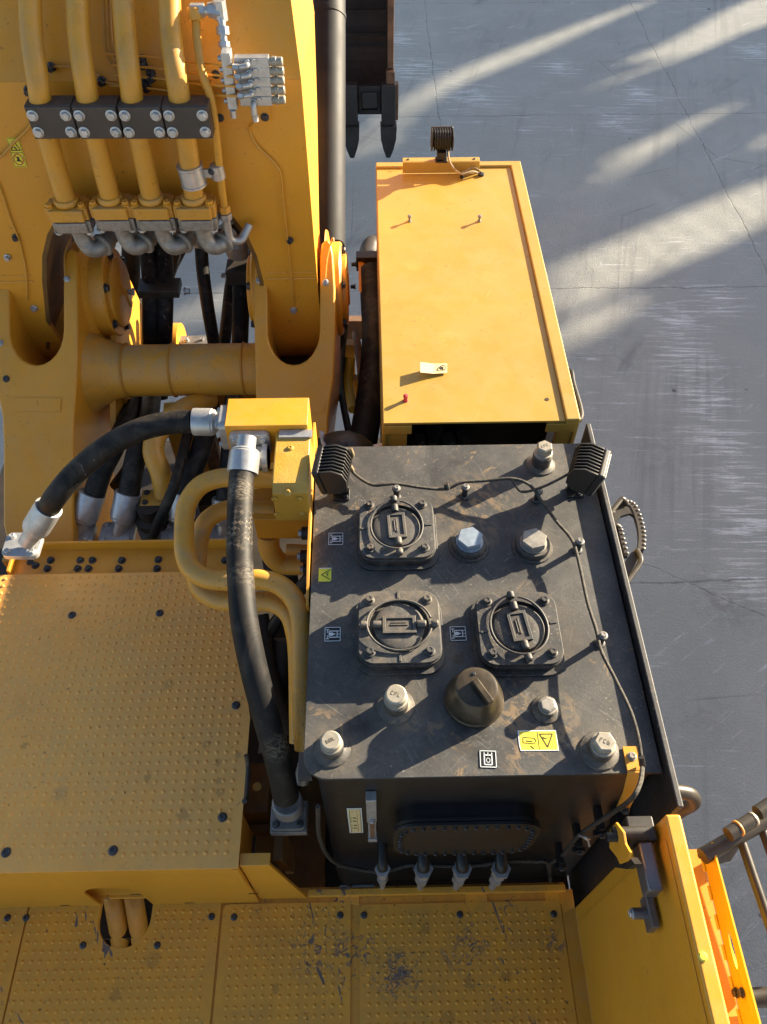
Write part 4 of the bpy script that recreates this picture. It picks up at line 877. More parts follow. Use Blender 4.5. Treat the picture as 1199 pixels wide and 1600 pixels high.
# hose over the platform
h2 = hose([(379, 730, 2.92), (376, 770, 2.88), (374, 840, 2.78), (376, 900, 2.70), (382, 970, 2.62), (398, 1050, 2.60), (418, 1125, 2.63), (437, 1195, 2.70), (447, 1245, 2.79)], .0465, label='thick black hose hanging down between platform and tank')
ferrule(h2, C(379, 740, 2.92), C(386, 683, 2.95), .0465)
g = G(); g.lathe([(.050, 0), (.056, .003), (.056, .05), (.05, .055)], C(451, 1262, 2.88), C(446, 1235, 2.78)-C(451, 1262, 2.88), 24); g.done('ferrule', STEEL, h2)
g = G(); q = C(452, 1276, 2.93); g.box(q-UPZ*.02, (.135, .115, .04)); bb = g.done('hose_base', STEEL, h2, bevel=.003, label='square grey flange plate at the foot of the hose')
sflange(bb, q+V((0, .0, .002)), UPZ, .042, (0, 1, 0), STEEL, 'k')
# the long hose carries a pale printed lattice and wear
n = NT('marked_rubber_hose'); d_1 = n.math('MULTIPLY', n.step(n.noise(9, 6, 0.7, dist=1), 0.45, 0.7), n.step(n.up(), -0.3, 0.8, 0.2, 0.9))
c_1 = n.mix(d_1, (0.010, 0.0095, 0.0095), (0.050, 0.042, 0.034))
chk = n.t.nodes.new('ShaderNodeTexChecker'); n.put(chk.inputs['Vector'], n.scalev((1, 1, 1), rot=(0, 0, 0.785))); chk.inputs['Scale'].default_value = 62
lm = n.math('MULTIPLY', n.math('MULTIPLY', chk.outputs['Fac'], n.near(C(374, 826, 2.76), .06, .10)), n.step(n.noise(22, 4, 0.7), 0.42, 0.56))
c_1 = n.mix(n.math('MULTIPLY', lm, 0.55), c_1, (0.22, 0.18, 0.13))
for pz_ in ((370, 765, 2.85), (384, 905, 2.70), (440, 1160, 2.65)):
    wm = n.math('MULTIPLY', n.near(C(*pz_), .02, .075), n.step(n.noise(60, 4, 0.7, n.scalev((1, 3, 1))), 0.45, 0.58))
    c_1 = n.mix(n.math('MULTIPLY', wm, 0.6), c_1, (0.27, 0.22, 0.16))
n.bump(n.noise(240, 2), 0.3, 0.0008); h2.data.materials[0] = n.out(c_1, 0.58, spec=0.22)
# yellow U-shaped pipes
def ypipe(pts, r, lbl): 
    g = G(); g.tube([C(*p) for p in pts], r, 22, 8); return g.done('hydraulic_pipe', Y_DUSTY, EX, label=lbl)
ypipe([(430, 748, 3.06), (385, 747, 3.06), (345, 747, 3.06), (312, 760, 3.06), (292, 790, 3.05), (288, 830, 3.02), (289, 865, 2.98), (300, 890, 2.95), (328, 905, 2.92), (370, 907, 2.90), (410, 906, 2.89), (440, 916, 2.88), (462, 940, 2.86), (471, 975, 2.83), (472, 1040, 2.79), (473, 1100, 2.76), (477, 1170, 2.76)], .0375, 'upper yellow U shaped pipe')
ypipe([(430, 797, 3.16), (385, 796, 3.16), (352, 797, 3.16), (325, 812, 3.15), (313, 838, 3.14), (308, 880, 3.08), (307, 905, 3.04), (318, 925, 3.02), (345, 938, 3.0), (385, 940, 2.98), (425, 941, 2.97), (450, 957, 2.96), (461, 985, 2.95), (466, 1030, 2.95), (468, 1160, 2.92)], .0375, 'lower yellow U shaped pipe')
# valve block
zv = 3.60
B0, B1, B2, B3 = H(358, 620, zv), H(483, 621, zv), H(486, 664, zv), H(351, 663, zv)
g = G(); g.prism([V((B3.x, B2.y, zv-.22)), V((B1.x, B2.y, zv-.22)), V((B1.x, B1.y, zv-.22)), V((B3.x, B1.y, zv-.22))], (0, 0, .22))
vb = g.done('valve_block', Y_PAINT, EX, bevel=.003, label='yellow valve block above the hoses')
sflange(vb, V((B3.x-.001, (B1.y+B2.y)/2, zv-.085)), (-1, 0, 0), .050, (0, 1, 0))
q = C(386, 676, 2.97); sflange(vb, V((q.x, B2.y-.001, zv-.085)), (0, -1, -.0), .050, (0, 0, 1))
# lower valve body
L0 = H(433, 681, 3.5); L1 = H(484, 681, 3.5); L2 = H(481, 764, 3.46); L3 = H(424, 764, 3.57); L2 = H(481, 764, 3.57)
g = G(); xa, xb = L3.x+.0, L2.x; ya, yb_ = L2.y, B2.y-.002
g.prism([V((xa, ya+.03, 3.57)), V((xa, ya, 3.545)), V((xa, ya-.004, 3.38)), V((xa, yb_, 3.38)), V((xa, yb_, 3.57))], (xb-xa, 0, 0)); v2 = g.done('valve_body', Y_ROUGHCAST, vb, bevel=.006, seg=3)
g = G(); g.box(((xa+xb)/2+.01, yb_-.020, 3.573), (.125, .038, .012)); g.done('name_plate', ZINC, vb)
bolt(v2, H(454, 700, 3.571), UPZ, .011, .006, 'p', 'plug'); bolt(v2, H(450, 770, 3.555)+V((0, 0, .0)), (0, -.6, .8), .011, .006, 'p', 'plug')
for px, py in ((429, 780), (468, 780), (433, 804), (472, 803)):
    q = FY(px, py, ya-.004); bolt(v2, (q.x, ya-.004, min(3.53, max(3.395, q.z))), NY, .010, .006, 'p', 'plug')
g = G(); q = C(420, 715, 3.05); g.cyl(q, q+V((-.05, 0, 0)), .045, 20); g.cyl(q, q+V((-.02, 0, 0)), .06, 20); g.done('port', ZINC, vb)
g = G(); g.prism([H(396, 812, 3.30), H(490, 812, 3.30), H(492, 735, 3.30), H(396, 765, 3.30)], (0, 0, -.13)); g.done('valve_base', Y_PAINT, EX, bevel=.003, label='yellow block under the valve body')
for i, (px, py) in enumerate(((486, 833), (484, 869), (488, 889))):
    q = C(px, py, 3.05+.05*i); g = G(); g.cyl(q+V((.03, 0, 0)), q+V((-.035, 0, 0)), .026, 16); o = g.done('solenoid', BLACKP, EX); g = G(); g.cyl(q+V((-.035, 0, 0)), q+V((-.048, 0, 0)), .015, 12); g.done('end_nut', ZINC, o)
g = G(); g.tube([C(420, 835, 3.25), C(422, 860, 3.3), C(440, 880, 3.35), C(480, 882, 3.35)], .045, 18); g.tube([C(448, 858, 3.2), C(500, 860, 3.2)], .022, 12); g.done('hydraulic_pipe', Y_DUSTY, EX, label='short yellow pipe under the valve block')

# upright hoses behind the deck channel
def riser(base, mid_, pts, r, lbl=None):
    """base: flange pixel; mid_: ferrule top pixel; pts: hose"""
    h = hose(pts, r, label=lbl); a, b = C(*mid_), C(*base)
    ferrule(h, a, b, r); n = UPZ; sflange(h, b, n, .056, (0, 1, 0)); g = G()
    n = UPZ; R = basis(n, (0, 1, 0)); g.prism([b-n*.002+R @ V((x*.084, y*.050, 0)) for x, y in ((-1, -1), (1, -1), (1, 1), (-1, 1))], -n*.25); g.done('port_block', Y_PAINT, h, bevel=.012); return h
riser((123, 838, 3.98), (145, 770, 3.92), [(146, 776, 3.92), (160, 735, 3.92), (178, 700, 3.98), (200, 655, 4.2), (214, 610, 4.7), (225, 560, 4.9)], .052, 'black hose rising from the left port under the arching hose')
riser((186, 838, 3.98), (201, 769, 3.92), [(201, 776, 3.92), (207, 740, 3.92), (216, 700, 3.98), (232, 655, 4.2), (240, 600, 4.7), (244, 560, 4.9)], .052, 'black hose rising beside the left one')
riser((282, 838, 3.98), (288, 769, 3.92), [(288, 776, 3.92), (300, 738, 3.92), (315, 700, 3.98), (325, 655, 4.2), (330, 600, 4.7), (330, 560, 4.9)], .052, 'black hose rising behind the yellow pipes')
riser((352, 838, 3.98), (352, 778, 3.92), [(352, 785, 3.92), (358, 755, 3.92), (362, 700, 3.98), (365, 650, 4.2), (366, 600, 4.7)], .052, 'black hose rising beside the long hanging hose')
hose([(226, 870, 4.0), (250, 812, 3.8), (272, 760, 3.75), (288, 700, 3.9), (300, 650, 4.3), (306, 590, 4.8)], .026, label='thin black hose crossing between the risers')
g = G(); g.tube([C(258, 775, 3.95), C(252, 740, 3.9), C(240, 705, 3.9), (C(250, 672, 3.95)), C(285, 640, 4.05), C(330, 622, 4.2)], .052, 18); g.done('hydraulic_pipe', Y_DUSTY, EX, label='bent yellow pipe down between the hoses')
g = G(); g.box(C(246, 782, 3.95), (.15, .10, .05)); f = g.done('pipe_flange', Y_DUSTY, EX, bevel=.003)
for dx, dy in ((-.05, -.03), (.05, -.03), (-.05, .03), (.05, .03)): bolt(f, C(246, 782, 3.95)+V((dx, dy, .025)), UPZ, .012, .012, 'k')
g = G(); g.lathe([(.09, 0), (.09, .04), (.06, .05), (.06, .12)], C(240, 812, 4.0), UPZ, 20); g.done('pipe_hub', DARK, EX)

# deck channel behind the platform
g = G(); zc_ = ZP-.03
c0, c1 = H(22, 893, zc_), H(365, 858, zc_); 
g.box(((c0.x+c1.x)/2, (c0.y+c1.y)/2-.01, zc_-.006), (c1.x-c0.x, c1.y-c0.y+.04, .012)); g.box(((c0.x+c1.x)/2, c1.y+.012, zc_+.028), (c1.x-c0.x, .012, .068))
g.box((c0.x-.006, (c0.y+c1.y)/2, zc_+.02), (.012, c1.y-c0.y+.05, .05))
ch = g.done('deck_channel', Y_PAINT, EX, bevel=.001, label='shallow yellow channel of bolts behind the tread platform')
for px, py in ((80, 876), (126, 876), (145, 876), (191, 876), (248, 875), (352, 876), (75, 889), (122, 889), (139, 889), (186, 889), (246, 889), (56, 884)): bolt(ch, H(px, py, zc_), UPZ, .014, .018, 'k')
g = G(); q = C(36, 868, 3.70); g.box(q, (.15, .10, .06)); o = g.done('corner_block', Y_PAINT, EX, bevel=.004)
bolt(o, q+V((.06, -.06, .03)), (.3, -.5, .8), .012, .012, 'k')

# brackets and boxes in the gap by the hose foot
def ybox(name, px, py, Z, size, rot=0, mat=Y_PAINT, label=None, bevel=.003):
    g = G(); g.box(C(px, py, Z), size, Matrix.Rotation(rot, 3, 'Z')); return g.done(name, mat, EX, bevel=bevel, label=label)
ob = ybox('junction_box', 392, 1240, 3.25, (.17, .20, .16), 0, Y_SHADED, label='yellow box under the edge of the tread platform')
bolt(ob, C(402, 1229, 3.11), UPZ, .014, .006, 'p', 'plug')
ybox('angle_bracket', 400, 1297, 3.22, (.16, .03, .05), 0, Y_SHADED); g = G(); b0 = C(433, 1318, 3.05); g.prism([b0+V((-.012, .06, 0)), b0+V((-.012, -.06, 0)), b0+V((-.012, .0, -.5)), b0+V((-.012, .09, -.5))], (.035, 0, 0)); g.done('angle_bracket', Y_SHADED, EX, bevel=.002)
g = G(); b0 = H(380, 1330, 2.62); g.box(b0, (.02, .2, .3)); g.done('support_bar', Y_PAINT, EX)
ybox('frame_beam', 455, 1330, 3.85, (.34, .75, .08), 0, Y_SHADED, label='yellow frame beam low in the gap left of the tank')
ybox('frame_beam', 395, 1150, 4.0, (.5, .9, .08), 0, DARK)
g = G(); q = C(478, 1192, 2.95); g.box(q, (.05, .12, .05)); g.tube([q, q+V((-.02, -.05, -.06))], .03, 12); g.done('hose_clip', STEEL, EX)
g = G(); q0 = H(385, 1180, 2.98); g.tube([q0, H(388, 1200, 2.94), H(385, 1245, 2.94), H(382, 1252, 2.99)], .009, 8); g.done('latch_rod', BROWN, EX)

# dark machinery below
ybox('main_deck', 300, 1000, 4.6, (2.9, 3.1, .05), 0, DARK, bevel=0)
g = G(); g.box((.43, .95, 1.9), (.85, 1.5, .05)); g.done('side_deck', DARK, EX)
rnd = random.Random(3)
def clutter(px, py, Z, px2, py2, Z2, r, mat, n='machinery_pipe'):
    g = G(); g.tube([C(px, py, Z), C((px+px2)/2+rnd.uniform(-12, 12), (py+py2)/2, (Z+Z2)/2+.05), C(px2, py2, Z2)], r, 12); g.done(n, mat, EX)
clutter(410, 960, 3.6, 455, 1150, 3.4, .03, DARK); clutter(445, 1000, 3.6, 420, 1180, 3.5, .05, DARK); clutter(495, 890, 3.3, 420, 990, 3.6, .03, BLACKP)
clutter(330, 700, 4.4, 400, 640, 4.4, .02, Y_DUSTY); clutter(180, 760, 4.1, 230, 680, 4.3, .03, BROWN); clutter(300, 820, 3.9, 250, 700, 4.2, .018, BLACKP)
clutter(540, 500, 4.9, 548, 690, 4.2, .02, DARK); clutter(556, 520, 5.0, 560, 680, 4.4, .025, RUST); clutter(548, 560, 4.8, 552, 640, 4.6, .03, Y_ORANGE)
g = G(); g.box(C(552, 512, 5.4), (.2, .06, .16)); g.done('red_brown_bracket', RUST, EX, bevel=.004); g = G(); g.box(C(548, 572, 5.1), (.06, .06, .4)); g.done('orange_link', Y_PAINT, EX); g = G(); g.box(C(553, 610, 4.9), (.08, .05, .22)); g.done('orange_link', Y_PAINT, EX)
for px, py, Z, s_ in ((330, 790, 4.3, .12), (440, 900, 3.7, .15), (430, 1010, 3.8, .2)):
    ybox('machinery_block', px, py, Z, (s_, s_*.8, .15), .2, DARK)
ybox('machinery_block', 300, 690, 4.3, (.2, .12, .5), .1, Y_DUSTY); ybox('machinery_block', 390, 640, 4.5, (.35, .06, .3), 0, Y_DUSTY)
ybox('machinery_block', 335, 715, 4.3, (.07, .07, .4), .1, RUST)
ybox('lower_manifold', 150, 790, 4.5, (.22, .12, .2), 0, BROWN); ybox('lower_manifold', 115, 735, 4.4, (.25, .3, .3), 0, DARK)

# ================================================================== boom foot brackets
QB = C(600, 620, 3.88); NB = V((0, -math.sin(math.radians(37)), math.cos(math.radians(37))))
def PB(px, py): return hit(px, py, QB, NB)
DEPTH = .62
def bracket(outline, lbl):
    g = G(); g.prism([PB(x, y) for x, y in outline], -NB*DEPTH); return g.done('boom_bracket', Y_PAINT, EX, bevel=.012, seg=3, label=lbl)
def uarc(cx, cy, rx, ry, n=12): return [(cx-rx*math.cos(i*PI/n), cy+ry*math.sin(i*PI/n)) for i in range(n+1)]
right = [(400, 620), (398, 540), (397, 450), (400, 402), (406, 390), (414, 392), (417, 410), (418, 470)] + uarc(459, 515, 41, 55) + [(500, 480), (500, 400), (503, 380), (511, 372), (518, 380), (521, 400), (524, 450), (524, 530), (522, 590), (517, 622), (513, 655), (512, 720), (512, 800), (396, 800), (398, 700)]
bR = bracket(right, 'right yellow boom bracket with a U shaped slot')
left = [(-60, 1000), (-60, 600)] + [(-40, 480), (-28, 400), (-20, 385), (0, 384), (10, 395), (14, 440)] + uarc(57, 515, 42, 55) + [(99, 470), (99, 412), (102, 394), (110, 386), (119, 392), (121, 412), (121, 560), (119, 608), (115, 660), (114, 760), (114, 870), (114, 1000)]
left = [(-26, 870), (5, 820), (5, 690), (3, 650), (-4, 615), (-8, 560)] + [(-14, 480), (-14, 420), (-10, 400), (-2, 390), (8, 392), (14, 412), (15, 470)] + uarc(57, 515, 42, 55) + [(99, 470), (99, 412), (102, 394), (110, 386), (119, 392), (121, 412), (121, 560), (119, 608), (115, 660), (114, 760), (114, 880), (20, 880)]
bL = bracket(left[1:], 'left yellow boom bracket with a U shaped slot')
def bsc(b, px, py, lbl=None): bolt(b, PB(px, py), NB, .012, .014, 's')
bsc(bL, 105, 436); bsc(bR, 405, 438); bsc(bR, 509, 441); bsc(bL, 1, 536); bolt(bL, PB(10, 592), NB, .014, .012, 'r', 'plug')
for b, pts in ((bL, [(104, 432), (104, 400), (112, 375)]), (bR, [(404, 434), (404, 405), (412, 382)]), (bR, [(509, 436), (512, 405), (520, 375), (522, 380)])):
    g = G(); g.tube([PB(x, y)+NB*.02 for x, y in pts], .004, 8); g.done('grease_line', Y_DUSTY, b)
for b, (ua, ub) in ((bR, (408, 510)), (bL, (6, 108))):
    g = G(); g.prism([PB(x, y)-NB*.56 for x, y in ((ua, 500), (ub, 500), (ub, 590), (ua, 590))], -NB*.03); g.done('cradle_plate', Y_SHADED, b)
# number plates welded on
g = G(); g.prism([PB(x, y)+NB*.001 for x, y in ((20, 622), (96, 622), (95, 643), (20, 643))], NB*.003); g.done('weld_plate', Y_PAINT, bL)
g = G(); g.prism([PB(x, y)+NB*.001 for x, y in ((488, 628), (508, 628), (507, 645), (488, 645))], NB*.003); g.done('weld_plate', Y_PAINT, bR)
# pin, bosses, cross tube
PIN = V((0, 3.50, 3.02))
xLi = PB(121, 500).x; xRo = PB(524, 500).x; xRi = PB(397, 500).x
def pboss(parent, x, sgn, R_=.33, ext=.14):
    g = G(); c = V((x-sgn*.05, 3.47, 3.17))
    g.lathe([(R_*1.25, 0), (R_*1.22, ext*.45), (R_*1.05, ext*.75), (R_, ext*.8), (R_, ext+.05), (R_*.96, ext+.06), (R_*.9, ext+.06)], c, (sgn, 0, 0), 48)
    o = g.done('pin_boss', Y_PAINT, parent, ang=30)
    g = G(); g.lathe([(R_*.78, 0), (R_*.78, .02), (R_*.74, .026)], c+V((sgn*(ext+.06), 0, 0)), (sgn, 0, 0), 40); g.done('pin_cover', Y_PAINT, o)
    for k in range(6): a = k*PI/3+.3; bolt(o, c+V((sgn*(ext+.06), R_*.87*math.cos(a), R_*.87*math.sin(a))), (sgn, 0, 0), .018, .02, 'k')
    g = G(); g.box(c+V((sgn*(ext+.088), .04, -.02)), (.01, .035, R_*1.1), Matrix.Rotation(.25, 3, 'X')); g.done('lock_bar', Y_PAINT, o, bevel=.004)
pboss(bL, xLi, 1, R_=.23, ext=.09); pboss(bR, xRo, 1, R_=.24, ext=.02); pboss(bR, xRi, -1, R_=.24, ext=.02)
g = G(); ta, tb = C(150, 580, 4.12), C(405, 580, 4.12); r_ = .134
ta = V((xLi-.02, ta.y, ta.z)); L_ = tb.x-ta.x
g.lathe([(r_*1.6, 0), (r_*1.35, .05), (r_*1.12, .12), (r_*1.02, .17), (r_*1.03, .18), (r_, .19), (r_, L_*.48), (r_*1.02, L_*.485), (r_*1.02, L_*.495), (r_, L_*.5), (r_, L_)], ta, (1, 0, 0), 40)
g.done('cross_tube', Y_DUSTY, EX, ang=30, label='thick yellow tube joining the two boom brackets')
g = G(); g.prism([C(192, 620, 4.25), C(215, 620, 4.6), C(190, 690, 4.9), C(170, 690, 4.6)], (.02, .0, -.02)); g.done('inner_web', Y_PAINT, bL)
g = G(); q = C(190, 470, 4.5); xx = xLi+.30
g.prism([FX(x, y, xLi+.06) for x, y in ((176, 400), (190, 425), (220, 490), (220, 540), (200, 556), (172, 556))], (.03, 0, 0)); g.done('outer_web', Y_PAINT, bL, bevel=.004)
g = G(); g.prism([FX(x, y, xLi+.06) for x, y in ((172, 622), (206, 622), (190, 668), (172, 668))], (.03, 0, 0)); g.done('outer_web', Y_PAINT, bL)
wb_ = NT('weld_paint'); wb_.bump(wb_.noise(90, 3), 1.0, 0.004); WELD = wb_.out((0.46, 0.20, 0.016), 0.5)
for k_, (xw, rw) in enumerate(((ta.x+.185, r_*1.03), (ta.x+L_*.49, r_*1.02), (ta.x+L_-.075, r_*1.01))):
    cw = V((xw, ta.y, ta.z)); g = G(); g.tube([cw+V((0, rw*math.cos(a), rw*math.sin(a))) for a in [i*2*PI/36 for i in range(37)]], .006, 6, sm=False); g.done('weld_bead', WELD, EX)
# low parts seen past the cross tube
g = G(); q = C(290, 541, 4.9); g.lathe([(.09, 0), (.09, .05), (.03, .06)], q+V((.1, 0, -.05)), UPZ, 24); g.box(q-UPZ*.03, (.5, .2, .06)); f = g.done('swivel_joint', STEEL, EX, bevel=.003)
for k in range(5): bolt(f, q+V((-.2+.1*k, .05, 0)), UPZ, .014, .02, 's')
g = G(); q = C(268, 545, 5.0); g.cyl(q, q+V((.07, 0, 0)), .16, 28); g.done('yellow_drum', Y_PAINT, EX)

# ================================================================== boom
YB = 3.23; zk = 4.35
def BP(px, py): return FY(px, py, YB)
xo = BP(485, 300).x; xc = -1.12; xol = 2*xc-xo
arch = [(420, 545), (418, 500), (412, 440), (402, 400), (386, 366), (366, 340), (345, 322), (322, 311), (130, 311), (108, 320), (90, 338), (74, 366), (66, 400), (66, 440), (72, 500), (72, 545)]
pts = [V((xo, YB, BP(0, 435).z))] ; zf = PIN.z+.02
R_f = PIN.y-YB
g = G(); body = [V((xo, YB, zf)), V((xo, YB, zk)), V((xol, YB, zk)), V((xol, YB, zf))]
xi, xi2 = BP(418, 470).x, BP(68, 470).x
arcp = [BP(x, y) for x, y in arch]
poly = [V((xo, YB, zf)), V((xo, YB, zk)), V((xol, YB, zk)), V((xol, YB, zf)), V((xi2, YB, zf))]+[p for p in reversed(arcp) if p.z > zf+.02]+[V((xi, YB, zf))]
g.prism(poly, (0, .03, 0))
boom = g.done('boom', Y_PAINT, EX, ang=50, label='huge yellow boom rising at the upper left with pipes on its face')
# boom side plates
upd = V((0, math.cos(math.radians(50)), math.sin(math.radians(50))))
for sgn, xs_ in ((1, xo), (-1, xol)):
    g = G(); n0 = V((xs_-sgn*.03, YB+.032, zf)); s0 = [V((xs_-sgn*.001, YB+.031, zf)), V((xs_-sgn*.001, YB+.031, zk)), V((xs_-sgn*.001, YB+1.15, 4.15)), V((xs_-sgn*.001, YB+.87, 3.80)), V((xs_-sgn*.001, YB+.40, 3.43)), V((xs_-sgn*.001, YB+.40, zf))]
    g.prism(s0, (-sgn*.03, 0, 0)); g.done('side_plate', Y_PAINT, boom)
# upper part leans forward and narrows
K0 = V((0, YB, zk+.001)); K1 = K0+upd*4.0
def quadbar(a, b, c, d, ext): 
    gg = G(); gg.prism([a, b, c, d], ext); return gg
nb2 = V((0, math.sin(math.radians(50)), -math.cos(math.radians(50))))
xt, xtl = xo-.42, xol+.42
quadbar(V((xo, K0.y, K0.z)), V((xt, K1.y, K1.z)), V((xtl, K1.y, K1.z)), V((xol, K0.y, K0.z)), nb2*.03).done('upper_plate', Y_PAINT, boom)
for sgn, a_, b_ in ((1, xo, xt), (-1, xol, xtl)):
    gg = G(); p = [V((a_, K0.y, K0.z))+nb2*.032, V((b_, K1.y, K1.z))+nb2*.032, V((b_, K1.y, K1.z))+nb2*.9, V((a_, YB+1.15, 4.152))]
    gg.v += p + [q+V((-sgn*.03, 0, 0)) for q in p]
    for f in ((0, 1, 2, 3), (7, 6, 5, 4), (0, 4, 5, 1), (1, 5, 6, 2), (2, 6, 7, 3), (3, 7, 4, 0)): gg.face(list(f))
    gg.done('upper_side', Y_PAINT, boom)
g = G(); g.prism([V((xo-.032, YB+.60, 3.60)), V((xo-.032, YB+.87, 3.81)), V((xo-.032, YB+1.14, 4.15)), V((xo-.032, YB+1.10, 4.17)), V((xo-.032, YB+.84, 3.84)), V((xo-.032, YB+.58, 3.64))], (xol-xo+.064, 0, 0)); g.done('under_plate', Y_PAINT, boom)
g = G(); g.box((-.53, 4.25, 3.75), (.14, .9, .7)); g.done('boom_lug', Y_PAINT, boom)
# arched opening returns (inner walls of the fork) and feet
for (xa, xb, nm) in ((xi, xo, 'r'), (xol, xi2, 'l')):
    g = G(); cy, cz = PIN.y, PIN.z+.02; R_ = cy-YB
    prof = [V((xa, cy-R_*math.cos(t), cz-R_*math.sin(t))) for t in [i*PI/24 for i in range(25)]]
    prof = prof+[V((xa, cy+R_, cz+.5)), V((xa, cy-R_+.032, cz+.5)), V((xa, cy-R_+.032, cz+.001))] if False else prof+[V((xa, cy+R_, cz+.001)), V((xa, YB, cz+.001))][:0]
    g.prism(prof, (xb-xa, 0, 0)); fo = g.done('boom_foot', Y_PAINT, boom, ang=25)
    # weld seam
    zw = BP(460, 435).z; g = G(); g.cyl(V((xa+.01, YB-.001, zw)), V((xb-.01, YB-.001, zw)), .006, 8); g.cyl(V((xa+.01, YB-.001, zw+.035)), V((xb-.01, YB-.001, zw+.035)), .004, 8); g.done('weld_bead', Y_PAINT, fo)
ribp = [BP(x, y) for x, y in arch]
g = G()
for i in range(len(ribp)-1):
    a, b = ribp[i], ribp[i+1]
    g.prism([a+V((0, .0, 0)), b, b+V((0, .55, 0)), a+V((0, .55, 0))], V((0, 0, .0))+(b-a).cross(V((0, 1, 0))).normalized()*.02)
g.done('fork_web', Y_SHADED, boom)

# boom pipes
def BF(px, py, d): return FY(px, py, YB-d)
tubes = [((45, -60), (47, 0), (50, 60), (60, 130), (69, 190), (85, 250), (107, 322)), ((118, -60), (121, 0), (124, 60), (132, 120), (142, 180), (158, 250), (175, 318)),
         ((190, -60), (193, 0), (197, 60), (203, 120), (211, 180), (225, 250), (239, 318)), ((262, -60), (265, 0), (268, 60), (276, 120), (285, 180), (296, 250), (305, 318))]
zsl = math.sin(math.radians(50))
def BU(px, py, d):
    """point above the boom face, whichever of the two facets it is over"""
    p = BF(px, py, d)
    q = hit(px, py, K0-nb2*d, nb2)
    return p if p.z < zk+.02 else q
heads = []
for i, tp in enumerate(tubes):
    g = G(); P = []
    for (x, y) in tp: P.append(BU(x, y, .12))
    g.tube(P, lambda t: .0415, 22, 8); pi_ = g.done('boom_pipe', Y_DUSTY if i != 9 else Y_PAINT, EX, label='%s of the four thick yellow pipes on the boom' % ('leftmost', 'second', 'third', 'rightmost')[i])
    # two-piece flange: yellow above, bare metal below, then an elbow
    e = P[-1]; ax = (P[-1]-smooth(P, 8)[-3]).normalized()
    w_, dp = .105, .07
    g = G(); g.box(e+V((0, 0, -.015)), (.178, .09, .056)); g.box(e+V((0, 0, -.015)), (.145, .125, .054)); g.lathe([(.05, 0), (.056, .01), (.05, .03)], e+V((0, 0, .012)), UPZ, 20); g.done('upper_flange', Y_DUSTY, pi_, bevel=.006)
    g = G(); g.box(e+V((.004, 0, -.072)), (.168, .09, .052)); g.box(e+V((.004, 0, -.072)), (.135, .12, .050)); fl_ = g.done('lower_flange', STEEL if False else ZINCD, pi_, bevel=.006)
    for sx_ in (-1, 1): bolt(pi_, e+V((sx_*.068, -.03, .013)), UPZ, .016, .018, 'y'); bolt(fl_, e+V((sx_*.066, -.03, -.098)), -UPZ, .016, .018, 's')
    g = G(); b = e+V((.012, 0, -.098)); g.tube([b, b-UPZ*.035, b+V((.006, -.004, -.075)), b+V((.026, -.010, -.106)), b+V((.056, .004, -.114)), b+V((.080, .040, -.108)), b+V((.100, .085, -.105))], .036, 20, 8)
    q = b+V((.066, .016, -.112)); g.lathe([(.038, 0), (.051, .004), (.053, .010), (.051, .018), (.040, .022), (.040, .05)], q, (.65, 1, .1), 28); g.done('elbow', ZINCD, pi_)
    heads.append(q)
# clamp blocks
xs_c = [(31, 108), (105, 179), (177, 249), (246, 323)]
for i, (a, b) in enumerate(xs_c):
    p0 = BF(a+2, 166, .178); p1 = BF(b, 166, .178); p2 = BF(a+10, 218, .178)
    g = G(); g.box(((p0.x+p1.x)/2+.006, YB-.133, (p0.z+p2.z)/2), (p1.x-p0.x-.004, .085, p0.z-p2.z)); cb = g.done('pipe_clamp', BLACKB, EX, bevel=.004, label='%s of the four black clamp blocks across the boom pipes' % ('leftmost', 'second', 'third', 'rightmost')[i])
    g = G(); g.box(((p0.x+p1.x)/2+.006, YB-.178, (p0.z+p2.z)/2), (p1.x-p0.x-.010, .007, p0.z-p2.z-.006)); g.done('cover_plate', BLACKB, cb, bevel=.002)
    for u in (.15, .85):
        for v in (.26, .76): bolt(cb, (p0.x+(p1.x-p0.x)*u+.006, YB-.1815, p0.z+(p2.z-p0.z)*v), NY, .0165, .018, 's')
# band clamp on the fourth pipe and the slim pipe beside it
q = BU(300, 273, .12); g = G(); g.lathe([(.050, -.045), (.053, -.044), (.053, -.036), (.049, -.034), (.050, -.033)][:1]+[(.054, -.044), (.054, -.036), (.050, -.034), (.052, -.033), (.052, .033), (.050, .034), (.054, .036), (.054, .044), (.045, .045)], q, (-.06, 0, 1), 28)
bc = g.done('band_clamp', ZINC, EX, label='round metal clamp joining the thick pipe and the slim pipe')
g = G(); q2 = BF(340, 268, .10); g.box((q+q2)/2+V((.01, .0, 0)), (.12, .012, .035)); g.lathe([(.027, -.03), (.029, -.028), (.029, .028), (.026, .03)], q2, (-.06, 0, 1), 20); g.done('strap', ZINC, bc); bolt(bc, BF(331, 268, .12), NY, .012, .012, 'k')
sp_ = [(306, 28), (308, 60), (315, 110), (330, 155), (338, 215), (345, 280), (351, 328)]
g = G(); g.tube([BU(x, y, .10) for x, y in sp_], .0165, 14); sl_ = g.done('slim_pipe', Y_DUSTY, EX, label='slim yellow pipe running down beside the rightmost thick pipe')
g = G(); e = BU(351, 328, .10); g.lathe([(.026, 0), (.026, .03)], e-UPZ*.01, UPZ, 6); g.done('nut', Y_DUSTY, sl_)
g = G(); g.lathe([(.026, 0), (.028, .004), (.028, .03)], e-UPZ*.045, UPZ, 6); g.tube([e-UPZ*.04, e-UPZ*.11, e+V((.01, 0, -.15)), e+V((.05, .02, -.16)), e+V((.09, .06, -.11))], .018, 12); g.done('elbow', ZINC, sl_)
t_ = BU(306, 30, .10); g = G(); g.lathe([(.028, 0), (.028, .035), (.024, .04)], t_, (0, .3, 1), 16); g.done('nut', Y_DUSTY, sl_)
